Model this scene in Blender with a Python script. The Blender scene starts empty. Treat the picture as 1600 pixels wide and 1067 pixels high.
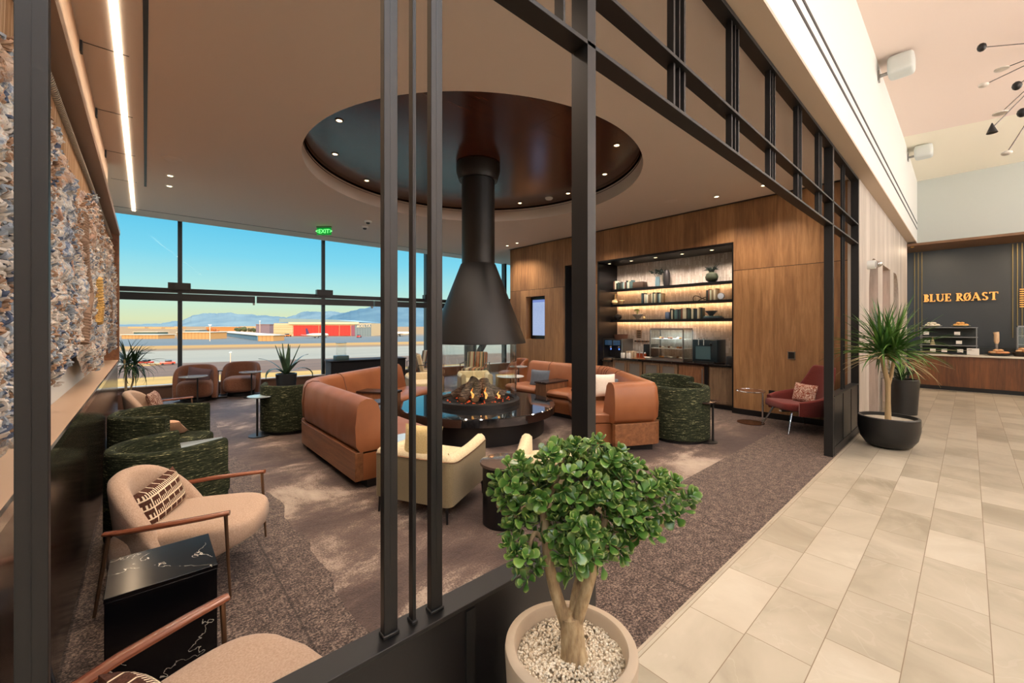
import bpy, bmesh, math, random
from mathutils import Vector, Matrix, noise
PI = math.pi
C = bpy.context.scene.collection
random.seed(7)

# ------------------------------------------------------------------ helpers
def R(d): return math.radians(d)

def lin(c):
    if isinstance(c, str):
        c = tuple(int(c[i:i+2], 16) / 255 for i in (0, 2, 4))
    return tuple((x / 12.92 if x <= .04045 else ((x + .055) / 1.055) ** 2.4) for x in c) + (1,)

class MB:
    """collects shapes that belong to one mesh"""
    def __init__(s): s.bm = bmesh.new()
    def add(s, verts, faces):
        vs = [s.bm.verts.new(v) for v in verts]
        out = []
        for f in faces:
            try: out.append(s.bm.faces.new([vs[i] for i in f]))
            except ValueError: pass
        return vs
    def box(s, c, d, rz=0, tilt=None, bev=0, seg=2):
        g = bmesh.ops.create_cube(s.bm, size=1)
        vs = g['verts']
        bmesh.ops.scale(s.bm, vec=d, verts=vs)
        if bev:
            es = list({e for v in vs for e in v.link_edges})
            r = bmesh.ops.bevel(s.bm, geom=es, offset=bev, segments=seg, affect='EDGES', profile=.5)
            vs = list({v for f in r['faces'] for v in f.verts} | {v for v in vs if v.is_valid})
        M = Matrix.Translation(c) @ Matrix.Rotation(rz, 4, 'Z')
        if tilt: M = M @ Matrix.Rotation(tilt[1], 4, tilt[0])
        bmesh.ops.transform(s.bm, matrix=M, verts=vs)
        return s
    def bb(s, x0, x1, y0, y1, z0, z1, bev=0, seg=2):
        return s.box(((x0+x1)/2, (y0+y1)/2, (z0+z1)/2), (abs(x1-x0), abs(y1-y0), abs(z1-z0)), bev=bev, seg=seg)
    def lathe(s, prof, c=(0,0,0), n=48, a0=0, a1=2*PI, M=None, caps=True):
        full = abs(a1 - a0 - 2*PI) < 1e-6
        m = n if full else n + 1
        rows = []
        for (r, z) in prof:
            if r < 1e-6: rows.append([s.bm.verts.new((c[0], c[1], c[2]+z))]); continue
            rows.append([s.bm.verts.new((c[0]+r*math.cos(a0+(a1-a0)*i/n), c[1]+r*math.sin(a0+(a1-a0)*i/n), c[2]+z)) for i in range(m)])
        for a, b in zip(rows, rows[1:]):
            for i in range(n):
                j = (i+1) % m
                try:
                    if len(a) == 1 and len(b) == 1: continue
                    if len(a) == 1: s.bm.faces.new((a[0], b[j], b[i]))
                    elif len(b) == 1: s.bm.faces.new((a[i], a[j], b[0]))
                    else: s.bm.faces.new((a[i], a[j], b[j], b[i]))
                except ValueError: pass
        if M: bmesh.ops.transform(s.bm, matrix=M, verts=[v for r in rows for v in r])
        return s
    def cyl(s, c, r, h, n=32, r2=None):
        r2 = r if r2 is None else r2
        return s.lathe([(0,0),(r,0),(r2,h),(0,h)], c, n)
    def tube(s, pts, rad, n=8, flat=None, cap=True):
        pts = [Vector(p) for p in pts]
        rads = rad if isinstance(rad, (list, tuple)) else [rad]*len(pts)
        rows = []; up = None
        for i, p in enumerate(pts):
            t = (pts[min(i+1, len(pts)-1)] - pts[max(i-1, 0)]).normalized()
            if up is None:
                up = Vector((0,0,1)) if abs(t.z) < .9 else Vector((1,0,0))
            u = (up - t*up.dot(t)).normalized(); w = t.cross(u); up = u
            fu, fw = flat if flat else (1, 1)
            rows.append([s.bm.verts.new(p + (u*math.cos(a)*fu + w*math.sin(a)*fw)*rads[i]) for a in [2*PI*k/n for k in range(n)]])
        for a, b in zip(rows, rows[1:]):
            for k in range(n): s.bm.faces.new((a[k], a[(k+1)%n], b[(k+1)%n], b[k]))
        if cap:
            s.bm.faces.new(rows[0][::-1]); s.bm.faces.new(rows[-1])
        return s
    def rod(s, a, b, r, n=10, r2=None): return s.tube([a, b], [r, r if r2 is None else r2], n)
    def sweep(s, path, prof, close=False, caps=True):
        """path: list of (point2d, normal2d); prof: list of (offset, z)"""
        rows = []
        for (p, nrm) in path:
            rows.append([s.bm.verts.new((p[0]+nrm[0]*o, p[1]+nrm[1]*o, z)) for o, z in prof])
        k = len(prof)
        for a, b in zip(rows, rows[1:]):
            for i in range(k):
                s.bm.faces.new((a[i], a[(i+1)%k], b[(i+1)%k], b[i]))
        if close:
            a, b = rows[-1], rows[0]
            for i in range(k): s.bm.faces.new((a[i], a[(i+1)%k], b[(i+1)%k], b[i]))
        elif caps:
            s.bm.faces.new(rows[0]); s.bm.faces.new(rows[-1][::-1])
        return s
    def prism(s, poly, z0, z1):
        a = [s.bm.verts.new((x, y, z0)) for x, y in poly]; b = [s.bm.verts.new((x, y, z1)) for x, y in poly]
        n = len(poly)
        s.bm.faces.new(a[::-1]); s.bm.faces.new(b)
        for i in range(n): s.bm.faces.new((a[i], a[(i+1)%n], b[(i+1)%n], b[i]))
        return s
    def grid(s, fn, nu, nv, wrapu=False):
        """surface from fn(u,v)->Vector, u,v in 0..1"""
        m = nu if wrapu else nu + 1
        vs = [[s.bm.verts.new(fn(i/nu, j/nv)) for j in range(nv+1)] for i in range(m)]
        for i in range(nu):
            for j in range(nv):
                a, b = vs[i], vs[(i+1) % m]
                try: s.bm.faces.new((a[j], b[j], b[j+1], a[j+1]))
                except ValueError: pass
        return s
    def pillow(s, c, w, h, t, M=None, n=14):
        """scatter cushion: w x h, thickness t, standing in local XZ, thickness in Y"""
        c = Vector(c); M = M or Matrix.Identity(4)
        def P(sgn):
            def f(u, v):
                a, b = 2*u-1, 2*v-1
                pin = 1 - .07*(1-a*a)*abs(b)**3*0 
                x = a*w/2*(1-.06*(1-b*b)); z = b*h/2*(1-.06*(1-a*a))
                y = sgn*t/2*((1-a**4)*(1-b**4))**.55
                return M @ (Vector((x, y, z))) + c
            return f
        s.grid(P(1), n, n); s.grid(P(-1), n, n)
        bmesh.ops.remove_doubles(s.bm, verts=s.bm.verts, dist=1e-5)
        return s
    def blob(s, c, r, sub=2):
        M = Matrix.Translation(c) @ Matrix.Diagonal((r[0], r[1], r[2], 1)) if isinstance(r, (tuple, list)) else Matrix.Translation(c) @ Matrix.Scale(r, 4)
        bmesh.ops.create_icosphere(s.bm, subdivisions=sub, radius=1, matrix=M)
        return s
    def build(s, name, mat, parent=None, smooth=40, tr=None, bevel=0, kind=None, label=None):
        bmesh.ops.recalc_face_normals(s.bm, faces=s.bm.faces)
        if tr is not None: bmesh.ops.transform(s.bm, matrix=tr, verts=s.bm.verts)
        me = bpy.data.meshes.new(name); s.bm.to_mesh(me); s.bm.free()
        if mat: 
            for m_ in (mat if isinstance(mat, list) else [mat]): me.materials.append(m_)
        if smooth:
            for p in me.polygons: p.use_smooth = True
            me.set_sharp_from_angle(angle=R(smooth))
        o = bpy.data.objects.new(name, me); C.objects.link(o)
        if parent: o.parent = parent
        if bevel:
            m = o.modifiers.new('bevel', 'BEVEL'); m.width = bevel; m.segments = 2; m.limit_method = 'ANGLE'; m.angle_limit = R(50)
        if kind: o['kind'] = kind
        if label: o['label'] = label
        return o

def tag(o, label, cat, group=None, kind=None):
    o['label'] = label; o['category'] = cat
    if group: o['group'] = group
    if kind: o['kind'] = kind
    return o
def thing(name, label, cat, loc=(0,0,0), rz=0, group=None):
    o = bpy.data.objects.new(name, None); C.objects.link(o)
    o.location = loc; o.rotation_euler = (0, 0, rz); o.empty_display_size = .1
    return tag(o, label, cat, group)
def copy_tree(o, parent=None):
    c = o.copy(); C.objects.link(c)
    if parent: c.parent = parent
    for ch in list(o.children): copy_tree(ch, c)
    return c
def dup(o, loc, rz, label, group=None):
    c = copy_tree(o); c.location = loc; c.rotation_euler = (0, 0, rz); c['label'] = label
    if group: c['group'] = group
    return c
def struct(name, mb, mat, **k):
    o = mb.build(name, mat, kind='structure', **k); return o

# ------------------------------------------------------------------ materials
class NT:
    def __init__(s, name):
        s.m = bpy.data.materials.new(name); s.m.use_nodes = True
        s.t = s.m.node_tree; s.n = s.t.nodes; s.l = s.t.links
        s.b = s.n['Principled BSDF']
        s.tc = None
    def N(s, typ, **k):
        n = s.n.new(typ)
        for a, v in k.items():
            if a.startswith('_'): n.inputs[a[1:].replace('_', ' ')].default_value = v
            else: setattr(n, a, v)
        return n
    def L(s, a, b): s.l.new(a, b)
    def coord(s, scale=(1,1,1), rot=(0,0,0), kind='Object'):
        if not s.tc: s.tc = s.N('ShaderNodeTexCoord')
        mp = s.N('ShaderNodeMapping'); s.L(s.tc.outputs[kind], mp.inputs['Vector'])
        mp.inputs['Scale'].default_value = scale; mp.inputs['Rotation'].default_value = rot
        return mp.outputs['Vector']
    def noise(s, vec, scale=5, detail=3, rough=.5, dist=0):
        n = s.N('ShaderNodeTexNoise'); s.L(vec, n.inputs['Vector'])
        n.inputs['Scale'].default_value = scale; n.inputs['Detail'].default_value = detail
        n.inputs['Roughness'].default_value = rough; n.inputs['Distortion'].default_value = dist
        return n.outputs['Fac']
    def ramp(s, fac, stops, interp='LINEAR'):
        n = s.N('ShaderNodeValToRGB'); s.L(fac, n.inputs['Fac']); e = n.color_ramp.elements
        n.color_ramp.interpolation = interp
        while len(e) < len(stops): e.new(.5)
        for el, (p, c) in zip(e, stops): el.position = p; el.color = lin(c) if isinstance(c, str) else c
        return n.outputs['Color']
    def math(s, op, a, b=None, c=None):
        n = s.N('ShaderNodeMath', operation=op)
        for i, v in enumerate((a, b, c)):
            if v is None: continue
            if isinstance(v, (int, float)): n.inputs[i].default_value = v
            else: s.L(v, n.inputs[i])
        return n.outputs[0]
    def mix(s, fac, a, b, mode='MIX'):
        n = s.N('ShaderNodeMix', data_type='RGBA', blend_type=mode)
        for i, v in ((0, fac), (6, a), (7, b)):
            if isinstance(v, str): n.inputs[i].default_value = lin(v)
            elif isinstance(v, (int, float)): n.inputs[i].default_value = v
            elif isinstance(v, tuple): n.inputs[i].default_value = v
            else: s.L(v, n.inputs[i])
        return n.outputs[2]
    def bump(s, h, strength=.3, dist=.01):
        n = s.N('ShaderNodeBump'); s.L(h, n.inputs['Height'])
        n.inputs['Strength'].default_value = strength; n.inputs['Distance'].default_value = dist
        s.L(n.outputs[0], s.b.inputs['Normal'])
    def set(s, color=None, rough=None, metal=None, spec=None, **k):
        b = s.b.inputs
        if color is not None:
            if isinstance(color, str): b['Base Color'].default_value = lin(color)
            elif isinstance(color, tuple): b['Base Color'].default_value = color
            else: s.L(color, b['Base Color'])
        if rough is not None:
            if isinstance(rough, (int, float)): b['Roughness'].default_value = rough
            else: s.L(rough, b['Roughness'])
        if metal is not None: b['Metallic'].default_value = metal
        if spec is not None: b['Specular IOR Level'].default_value = spec
        return s
    def sep(s, vec):
        n = s.N('ShaderNodeSeparateXYZ'); s.L(vec, n.inputs[0]); return n.outputs
    def comb(s, x=0, y=0, z=0):
        n = s.N('ShaderNodeCombineXYZ')
        for i, v in enumerate((x, y, z)):
            if isinstance(v, (int, float)): n.inputs[i].default_value = v
            else: s.L(v, n.inputs[i])
        return n.outputs[0]
    def white(s, vec):
        n = s.N('ShaderNodeTexWhiteNoise', noise_dimensions='3D'); s.L(vec, n.inputs['Vector']); return n.outputs['Value']

def plain(name, color, rough=.5, metal=0, spec=.5, bump=None):
    t = NT(name).set(color, rough, metal, spec)
    if bump:
        t.bump(t.noise(t.coord(), bump[0], 4), bump[1], bump[2])
    return t.m
def emit(name, color, strength):
    t = NT(name); t.set('000000', .5); t.b.inputs['Emission Color'].default_value = lin(color); t.b.inputs['Emission Strength'].default_value = strength
    return t.m
def fabric(name, c1, c2, scale=160, bump=.35, rough=.9, vary=3):
    t = NT(name); v = t.coord()
    f = t.noise(v, scale, 2, .6); g = t.noise(v, vary, 3)
    col = t.ramp(f, [(.3, c1), (.7, c2)])
    col = t.mix(t.math('MULTIPLY', g, .25), col, c1)
    t.set(col, rough, spec=.2); t.bump(f, bump, .004)
    t.b.inputs['Sheen Weight'].default_value = .15
    return t.m
def wood(name, c1, c2, axis='Z', scale=1., rough=.42, plank=None, joints=None, spec=.5, c3=None):
    """grain runs along axis; plank=(coord axis index, width) gives a tone step per plank"""
    t = NT(name); 
    s = {'X': (1.2, 14, 14), 'Y': (14, 1.2, 14), 'Z': (14, 14, 1.2)}[axis]
    v = t.coord(tuple(x*scale for x in s)); raw = t.coord()
    if plank:
        x = t.sep(raw)
        k = t.math('FLOOR', t.math('DIVIDE', x[plank[0]], plank[1]))
        zc = 0
        if joints is not None:
            zc = t.math('GREATER_THAN', x[2], joints)
        w = t.white(t.comb(k, zc, 0))
        off = t.N('ShaderNodeVectorMath', operation='ADD'); t.L(v, off.inputs[0]); t.L(t.comb(t.math('MULTIPLY', w, 40), t.math('MULTIPLY', w, 31), 0), off.inputs[1])
        v = off.outputs[0]
    f = t.noise(v, 1.0, 5, .6, .6)
    fine = t.noise(v, 6, 3, .6)
    g = t.math('ADD', t.math('MULTIPLY', f, .75), t.math('MULTIPLY', fine, .25))
    if plank: g = t.math('ADD', t.math('MULTIPLY', g, .8), t.math('MULTIPLY', w, .22))
    stops = [(.32, c1), (.68, c2)] if not c3 else [(.3, c1), (.5, c3), (.7, c2)]
    col = t.ramp(g, stops)
    if joints is not None:
        d = t.math('ABSOLUTE', t.math('SUBTRACT', x[2], joints))
        col = t.mix(t.math('LESS_THAN', d, .005), col, lin('2a1a12'))
    if plank:
        fr = t.math('FRACT', t.math('DIVIDE', x[plank[0]], plank[1]))
        e = t.math('LESS_THAN', fr, .006/plank[1]*.5)
        col = t.mix(t.math('MULTIPLY', e, .55), col, lin('2a1a12'))
    t.set(col, rough, spec=spec); t.bump(fine, .08, .002)
    return t.m
def glass(name, tint='eef8f6', refl=1.0, rough=.0):
    t = NT(name); t.n.remove(t.b)
    out = t.n['Material Output']
    tr = t.N('ShaderNodeBsdfTransparent'); tr.inputs[0].default_value = lin(tint)
    gl = t.N('ShaderNodeBsdfGlossy'); gl.inputs['Roughness'].default_value = rough
    fr = t.N('ShaderNodeLayerWeight'); fr.inputs[0].default_value = .5
    mx = t.N('ShaderNodeMixShader')
    t.L(t.math('MULTIPLY_ADD', t.math('POWER', fr.outputs['Facing'], 4), .55*refl, .03*refl), mx.inputs[0]); t.L(tr.outputs[0], mx.inputs[1]); t.L(gl.outputs[0], mx.inputs[2]); t.L(mx.outputs[0], out.inputs[0])
    return t.m

M = {}
M['black'] = plain('black_metal', '0d0c0c', .48, .0)
M['blackpaint'] = plain('black_satin_paint', '0d0c0e', .36)
M['charcoal'] = plain('charcoal', '202124', .45)
M['ceiling'] = plain('lounge_ceiling_plaster', 'dcd0c6', .85, bump=(60, .05, .002))
M['white'] = plain('white_plaster', 'e4e6e2', .8, bump=(60, .04, .002))
M['soffit'] = plain('soffit_plaster', 'cbb9a6', .8)
M['pinkceil'] = plain('hall_ceiling', 'f0ded2', .85)
M['greywall'] = plain('grey_green_plaster', 'c3c9c4', .8)
M['chrome'] = plain('chrome', 'c8c8c8', .12, 1)
M['steel'] = plain('brushed_steel', '9a9a98', .3, 1)
M['brass'] = plain('brass', 'd8a55a', .3, .9)
M['bronze'] = plain('bronze_metal', '8a6f58', .3, .9)
M['pane'] = glass('window_glass', 'fdfefe', .08)
M['clear'] = glass('clear_glass', 'fafdfc', 1.8)
M['walnut_wall'] = wood('walnut_wall_panels', '6f4e34', 'ae845a', 'Z', 1, .38, plank=(1, .32), joints=2.62, c3='8f6844')
M['pale_wall'] = wood('pale_wood_panels', 'a0978c', 'd2cac0', 'Z', 1, .5, plank=(0, .3), c3='bcb3a8')
M['walnut'] = wood('walnut', '5a3a26', '8d6446', 'Z', 2, .4)
M['walnut_x'] = wood('walnut_horizontal', '6e4426', 'a9744a', 'X', 1.5, .4)
M['walnut_y'] = wood('walnut_lengthwise', '5e3820', '8f5f3c', 'Y', 1.5, .4)
M['arm_wood'] = wood('polished_arm_wood', '5a2f1e', '8c5238', 'X', 2, .25)
M['cab_wood'] = wood('cabinet_wood', '54402f', '856a50', 'Z', 2, .5)
M['counter_wood'] = wood('counter_front_wood', '4f2f1a', '86552f', 'Z', .8, .4, plank=(1, .45))
M['valance'] = plain('valance_metal', '9a7d68', .45)
M['led'] = emit('led_strip', 'ffd9a8', 9)
M['bulb'] = emit('downlight_lens', 'ffe2b0', 9)
M['sill'] = plain('beige_ledge', 'c9a98c', .35)
M['curb'] = plain('brown_curb', '6e4f3e', .6)

def leather(name, c1, c2):
    t = NT(name); v = t.coord()
    g = t.noise(v, 2.2, 4); f = t.noise(v, 220, 2)
    t.set(t.ramp(g, [(.35, c1), (.65, c2)]), t.ramp(t.noise(v, 5, 3), [(.3, (.33,)*3+(1,)), (.7, (.45,)*3+(1,))]), spec=.5)
    t.bump(t.math('ADD', f, t.math('MULTIPLY', g, 2)), .12, .004)
    return t.m
M['leather'] = leather('tan_leather', '7f4a2a', '935a36')
M['beige'] = fabric('beige_wool', 'a68a74', 'c0a690', 140)
M['cream'] = fabric('cream_boucle', 'c4b08a', 'dccca8', 90, .6)
M['creamshell'] = fabric('khaki_weave', '75674c', '8e7f60', 200, .3)
M['burgundy'] = fabric('burgundy_wool', '5a211d', '7a342c', 160)
M['terracotta'] = fabric('terracotta_velvet', '6c4636', '8f644e', 80, .3)
M['taupepillow'] = fabric('mauve_grey_fabric', '5c4a50', '78656a', 120)
M['gold'] = fabric('gold_fabric', 'b89c60', 'd8c290', 120)
M['slate'] = fabric('slate_fabric', '4b5460', '6d7680', 120)
M['blush'] = fabric('blush_linen', 'b98d6c', 'd8b090', 140)
M['ivory'] = fabric('ivory_linen', 'd8ccba', 'f0e8da', 140)
M['darkcloth'] = fabric('black_tablecloth', '15161a', '222329', 90)

def tweed():
    t = NT('green_tweed'); v = t.coord((5, 5, 95)); v2 = t.coord((40, 40, 130))
    f = t.noise(v, 1.6, 3, .65); g = t.noise(v2, 1, 2)
    h = t.math('ADD', t.math('MULTIPLY', f, .7), t.math('MULTIPLY', g, .3))
    t.set(t.ramp(h, [(.34, '12170f'), (.5, '272c1f'), (.59, '434731'), (.67, 'b4b084')]), .9, spec=.15)
    t.bump(h, .8, .008); return t.m
M['tweed'] = tweed()

def lattice():
    # brown cushion with cream lattice and short stitches
    t = NT('brown_cushion_with_cream_lattice'); x = t.sep(t.coord(kind='Generated'))
    def bars(o, n, w, ph=0.):
        f = t.math('FRACT', t.math('ADD', t.math('MULTIPLY', o, n), ph)); return t.math('LESS_THAN', f, w)
    a = bars(x[0], 7, .11); b = bars(x[2], 4, .14); c = bars(x[0], 28, .42)
    zz = bars(x[2], 4, .45, .9)
    m = t.math('MAXIMUM', t.math('MAXIMUM', a, b), t.math('MULTIPLY', c, zz))
    n = t.noise(t.coord(), 150, 2)
    col = t.mix(m, t.ramp(n, [(.3, '3a2018'), (.7, '5a3a2c')]), 'e8d6ba')
    t.set(col, .9, spec=.2); t.bump(m, .5, .006); return t.m
M['lattice'] = lattice()
def floral(name, a, b, sc=14):
    t = NT(name); f = t.noise(t.coord(), sc, 2, .5, 2.5)
    t.set(t.ramp(f, [(.44, a), (.5, b), (.56, a)]), .85, spec=.2); return t.m
M['floral'] = floral('rust_floral_print', '8a4a38', 'ecd8c4', 16)
M['floral2'] = floral('brown_floral_print', '6a4034', 'e6cdb8', 22)
def stripes(name, cols, n, ax=0):
    t = NT(name); x = t.sep(t.coord())
    w = t.white(t.comb(t.math('FLOOR', t.math('MULTIPLY', x[ax], n)), 0, 0))
    t.set(t.ramp(w, [(i/len(cols), c) for i, c in enumerate(cols)], 'CONSTANT'), .9, spec=.2); return t.m
M['stripe'] = stripes('multicolour_stripe', ['c8b48e', '96543a', '6b7258', 'b8845c', '4c3a34', 'd8c8a8'], 38, 1)

def marble():
    t = NT('black_marble'); v = t.coord()
    n = t.N('ShaderNodeTexNoise'); t.L(v, n.inputs[0]); n.inputs['Scale'].default_value = 2.2; n.inputs['Detail'].default_value = 5; n.inputs['Distortion'].default_value = .6
    d = t.math('ABSOLUTE', t.math('SUBTRACT', n.outputs[0], .5))
    msk = t.noise(v, 4.5, 2)
    vein = t.math('MULTIPLY', t.math('LESS_THAN', d, .0014), t.math('GREATER_THAN', msk, .52))
    t.set(t.mix(vein, '08080b', 'cfc6b4'), .16, spec=.6); return t.m
M['marble'] = marble()

def carpet():
    t = NT('lounge_carpet'); v = t.coord(); x = t.sep(v)
    fine = t.noise(v, 75, 2, .8); mid = t.noise(v, 16, 3, .6); 
    st = t.noise(t.coord((.55, .8, 1), (0, 0, R(35))), 1.15, 8, .66, .5)
    base = t.ramp(t.math('ADD', t.math('MULTIPLY', fine, .72), t.math('MULTIPLY', mid, .28)), [(.4, '221b19'), (.5, '4e403a'), (.61, '8c7a6c')])
    zone = t.ramp(t.math('ADD', st, t.math('MULTIPLY', t.math('SUBTRACT', fine, .5), .25)), [(.42, '3c302e'), (.5, '55463f'), (.55, '6f5e54'), (.585, 'a39282'), (.68, 'c0b09e')])
    zone = t.mix(t.math('MULTIPLY', fine, .45), zone, '55443d')
    # large pattern only inside the seating zone, plain loop pile border along screen and aisle wall
    wob = t.math('MULTIPLY', t.math('SUBTRACT', t.noise(v, .9, 3), .5), .5)
    edge1 = t.math('GREATER_THAN', t.math('SUBTRACT', x[1], t.math('MULTIPLY', 0., x[0])), 1.98)
    edge2 = t.math('GREATER_THAN', t.math('ADD', x[0], wob), .85)
    inz = t.math('MULTIPLY', edge1, edge2)
    inz = t.math('MULTIPLY', inz, t.math('LESS_THAN', x[0], 7.2))
    col = t.mix(inz, base, zone)
    # tile seams every 0.46 m
    def seam(o, w, off=0.):
        f = t.math('FRACT', t.math('DIVIDE', t.math('ADD', o, off), w)); return t.math('LESS_THAN', f, .014)
    sm = t.math('MAXIMUM', seam(x[0], .92, .3), seam(x[1], .23, .04))
    sm = t.math('MULTIPLY', sm, t.math('SUBTRACT', 1, inz))
    col = t.mix(t.math('MULTIPLY', sm, .6), col, '1e1715')
    t.set(col, .6, spec=.22); t.b.inputs['Sheen Weight'].default_value = .08; t.b.inputs['Sheen Roughness'].default_value = .4; t.bump(t.math('ADD', fine, mid), .7, .008); return t.m
M['carpet'] = carpet()

def tiles():
    t = NT('beige_stone_tiles'); v = t.coord(); x = t.sep(v)
    W, Ln = .2845, .57
    ry = t.math('DIVIDE', t.math('SUBTRACT', x[1], .208), W)
    row = t.math('FLOOR', ry)
    off = t.math('MULTIPLY', t.white(t.comb(row, 3.3, 1)), 1.0)
    rx = t.math('ADD', t.math('DIVIDE', x[0], Ln), off)
    cx = t.math('FLOOR', rx)
    tone = t.white(t.comb(row, cx, 5)); 
    jy = t.math('LESS_THAN', t.math('FRACT', ry), .014); jx = t.math('LESS_THAN', t.math('FRACT', rx), .007)
    # vein: distorted noise shifted per tile
    sh = t.N('ShaderNodeVectorMath', operation='ADD'); t.L(v, sh.inputs[0]); t.L(t.comb(t.math('MULTIPLY', tone, 17), t.math('MULTIPLY', cx, 3.1), t.math('MULTIPLY', tone, 7)), sh.inputs[1])
    n = t.noise(sh.outputs[0], 1.7, 6, .55, .7)
    veins = t.math('LESS_THAN', t.math('ABSOLUTE', t.math('SUBTRACT', t.noise(sh.outputs[0], 1.3, 4, .5, 1.2), .5)), .006)
    g = t.math('ADD', t.math('MULTIPLY', n, .75), t.math('MULTIPLY', tone, .22))
    col = t.ramp(g, [(.3, '948b78'), (.45, 'aaa18e'), (.6, 'b7ae9b'), (.75, 'c2baa8')])
    col = t.mix(t.math('MULTIPLY', veins, .1), col, 'cfc8ba')
    j = t.math('MAXIMUM', jy, jx)
    col = t.mix(j, col, '7d6d58')
    t.set(col, t.math('ADD', .3, t.math('MULTIPLY', n, .18)), spec=.4)
    t.bump(t.math('ADD', n, t.math('MULTIPLY', j, -1.)), .15, .004); return t.m
M['tiles'] = tiles()

def backtile():
    t = NT('glazed_finger_tile'); x = t.sep(t.coord())
    ry = t.math('DIVIDE', x[1], .03); rz = t.math('DIVIDE', x[2], .16)
    col_ = t.math('FLOOR', ry)
    rz = t.math('ADD', rz, t.white(t.comb(col_, 0, 2)))
    tone = t.white(t.comb(col_, t.math('FLOOR', rz), 1))
    j = t.math('MAXIMUM', t.math('LESS_THAN', t.math('FRACT', ry), .12), t.math('LESS_THAN', t.math('FRACT', rz), .03))
    c = t.ramp(tone, [(.0, 'ccc0b4'), (.5, 'd8cec4'), (1, 'e4dcd4')])
    t.set(t.mix(j, c, 'b5a698'), t.math('ADD', .12, t.math('MULTIPLY', tone, .2)), spec=.6)
    t.bump(t.math('ADD', tone, t.math('MULTIPLY', j, -1)), .35, .004); return t.m
M['backtile'] = backtile()

def oculus_mat():
    t = NT('dark_glossy_walnut'); v = t.coord(); x = t.sep(v)
    f = t.noise(t.coord((2, 20, 10)), 1, 4)
    j = t.math('MAXIMUM', t.math('LESS_THAN', t.math('ABSOLUTE', t.math('SUBTRACT', t.math('FRACT', t.math('DIVIDE', t.math('ADD', x[0], .6), 1.22)), .5)), .006),
                  t.math('LESS_THAN', t.math('ABSOLUTE', t.math('SUBTRACT', t.math('FRACT', t.math('DIVIDE', x[1], 2.44)), .5)), .003))
    col = t.ramp(f, [(.3, '38190f'), (.7, '57301f')])
    t.set(t.mix(j, col, '120805'), .2, spec=.7); return t.m
M['oculus'] = oculus_mat()
# ================================================================== SETTING
# room axes: x runs along the hall, y runs from the hall into the lounge towards the window wall
CX, CY = 3.87, 5.11            # centre of fire table and ceiling oculus
ZC = 3.86                      # lounge ceiling
WDIR = Vector((math.cos(R(-5.5)), math.sin(R(-5.5)))); WP = Vector((-.38, 12.2)); WN = Vector((-WDIR.y, WDIR.x))  # window line
def win(t, o=0): p = WP + WDIR*t + WN*o; return (p.x, p.y)

struct('floor_carpet', MB().bb(-.9, 13, 1.09, 12.9, -.2, .0), M['carpet'])
struct('floor_tile', MB().bb(-7, 18, -8, 1.09, -.2, 0).bb(13, 18, 1.09, 3, -.2, 0).bb(8.85, 13, 1.09, 1.4, -.0, .001), M['tiles'])
struct('trim_carpet_edge', MB().bb(-.9, 8.06, 1.082, 1.096, 0, .003), plain('edge_trim', 'a89c88', .6))

# lounge ceiling with round opening
def ceiling():
    m = MB(); x0, x1, y0, y1 = -.9, 13, 1.2, 11.3; n = 128; Rr = 2.45
    inner, outer = [], []
    angs = sorted(set([2*PI*i/n for i in range(n)] + [math.atan2(y-CY, x-CX) % (2*PI) for x in (x0, x1) for y in (y0, y1)]))
    for a in angs:
        c, s_ = math.cos(a), math.sin(a)
        t = min([(x1-CX)/c if c > 1e-9 else 1e9, (x0-CX)/c if c < -1e-9 else 1e9, (y1-CY)/s_ if s_ > 1e-9 else 1e9, (y0-CY)/s_ if s_ < -1e-9 else 1e9])
        inner.append((CX+Rr*c, CY+Rr*s_)); outer.append((CX+t*c, CY+t*s_))
    k = len(angs)
    for z0 in (0, .25):
        pass
    vi = [m.bm.verts.new((*p, ZC)) for p in inner]; vo = [m.bm.verts.new((*p, ZC)) for p in outer]
    vt = [m.bm.verts.new((*p, ZC+.24)) for p in inner]
    for i in range(k):
        j = (i+1) % k
        m.bm.faces.new((vi[i], vi[j], vo[j], vo[i])); m.bm.faces.new((vi[i], vi[j], vt[j], vt[i]))
    return m
struct('ceiling_lounge', ceiling(), M['ceiling'])
struct('ceiling_oculus_panel', MB().lathe([(0, 0), (2.52, 0), (2.52, .06), (0, .06)], (CX, CY, ZC+.26), 96).lathe([(2.43, -.06), (2.52, -.06), (2.52, 0), (2.43, 0)], (CX, CY, ZC+.26), 96), M['oculus'])
struct('ceiling_window_pocket', MB().bb(-.9, 13, 11.3, 11.36, ZC, 4.3).bb(-.9, 13, 11.3, 12.95, 4.2, 4.3), M['ceiling'])
# dark reveal lines in the lounge ceiling
struct('ceiling_slot', MB().bb(-.012, .018, 2.0, 8.9, ZC-.004, ZC+.002), M['charcoal'])
struct('ceiling_pocket_line', MB().bb(-.6, 8.4, 10.72, 10.745, ZC-.004, ZC+.002).bb(8.0, 8.075, 1.3, 9.1, ZC-.004, ZC+.002), M['charcoal'])
struct('ceiling_panel_seams', (lambda m: [m.bb(-.39, -.1, y-.004, y+.004, ZC-.003, ZC+.002) for y in (3.35, 4.7, 6.05, 7.4, 8.75)] and m)(MB()), M['charcoal'])

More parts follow.
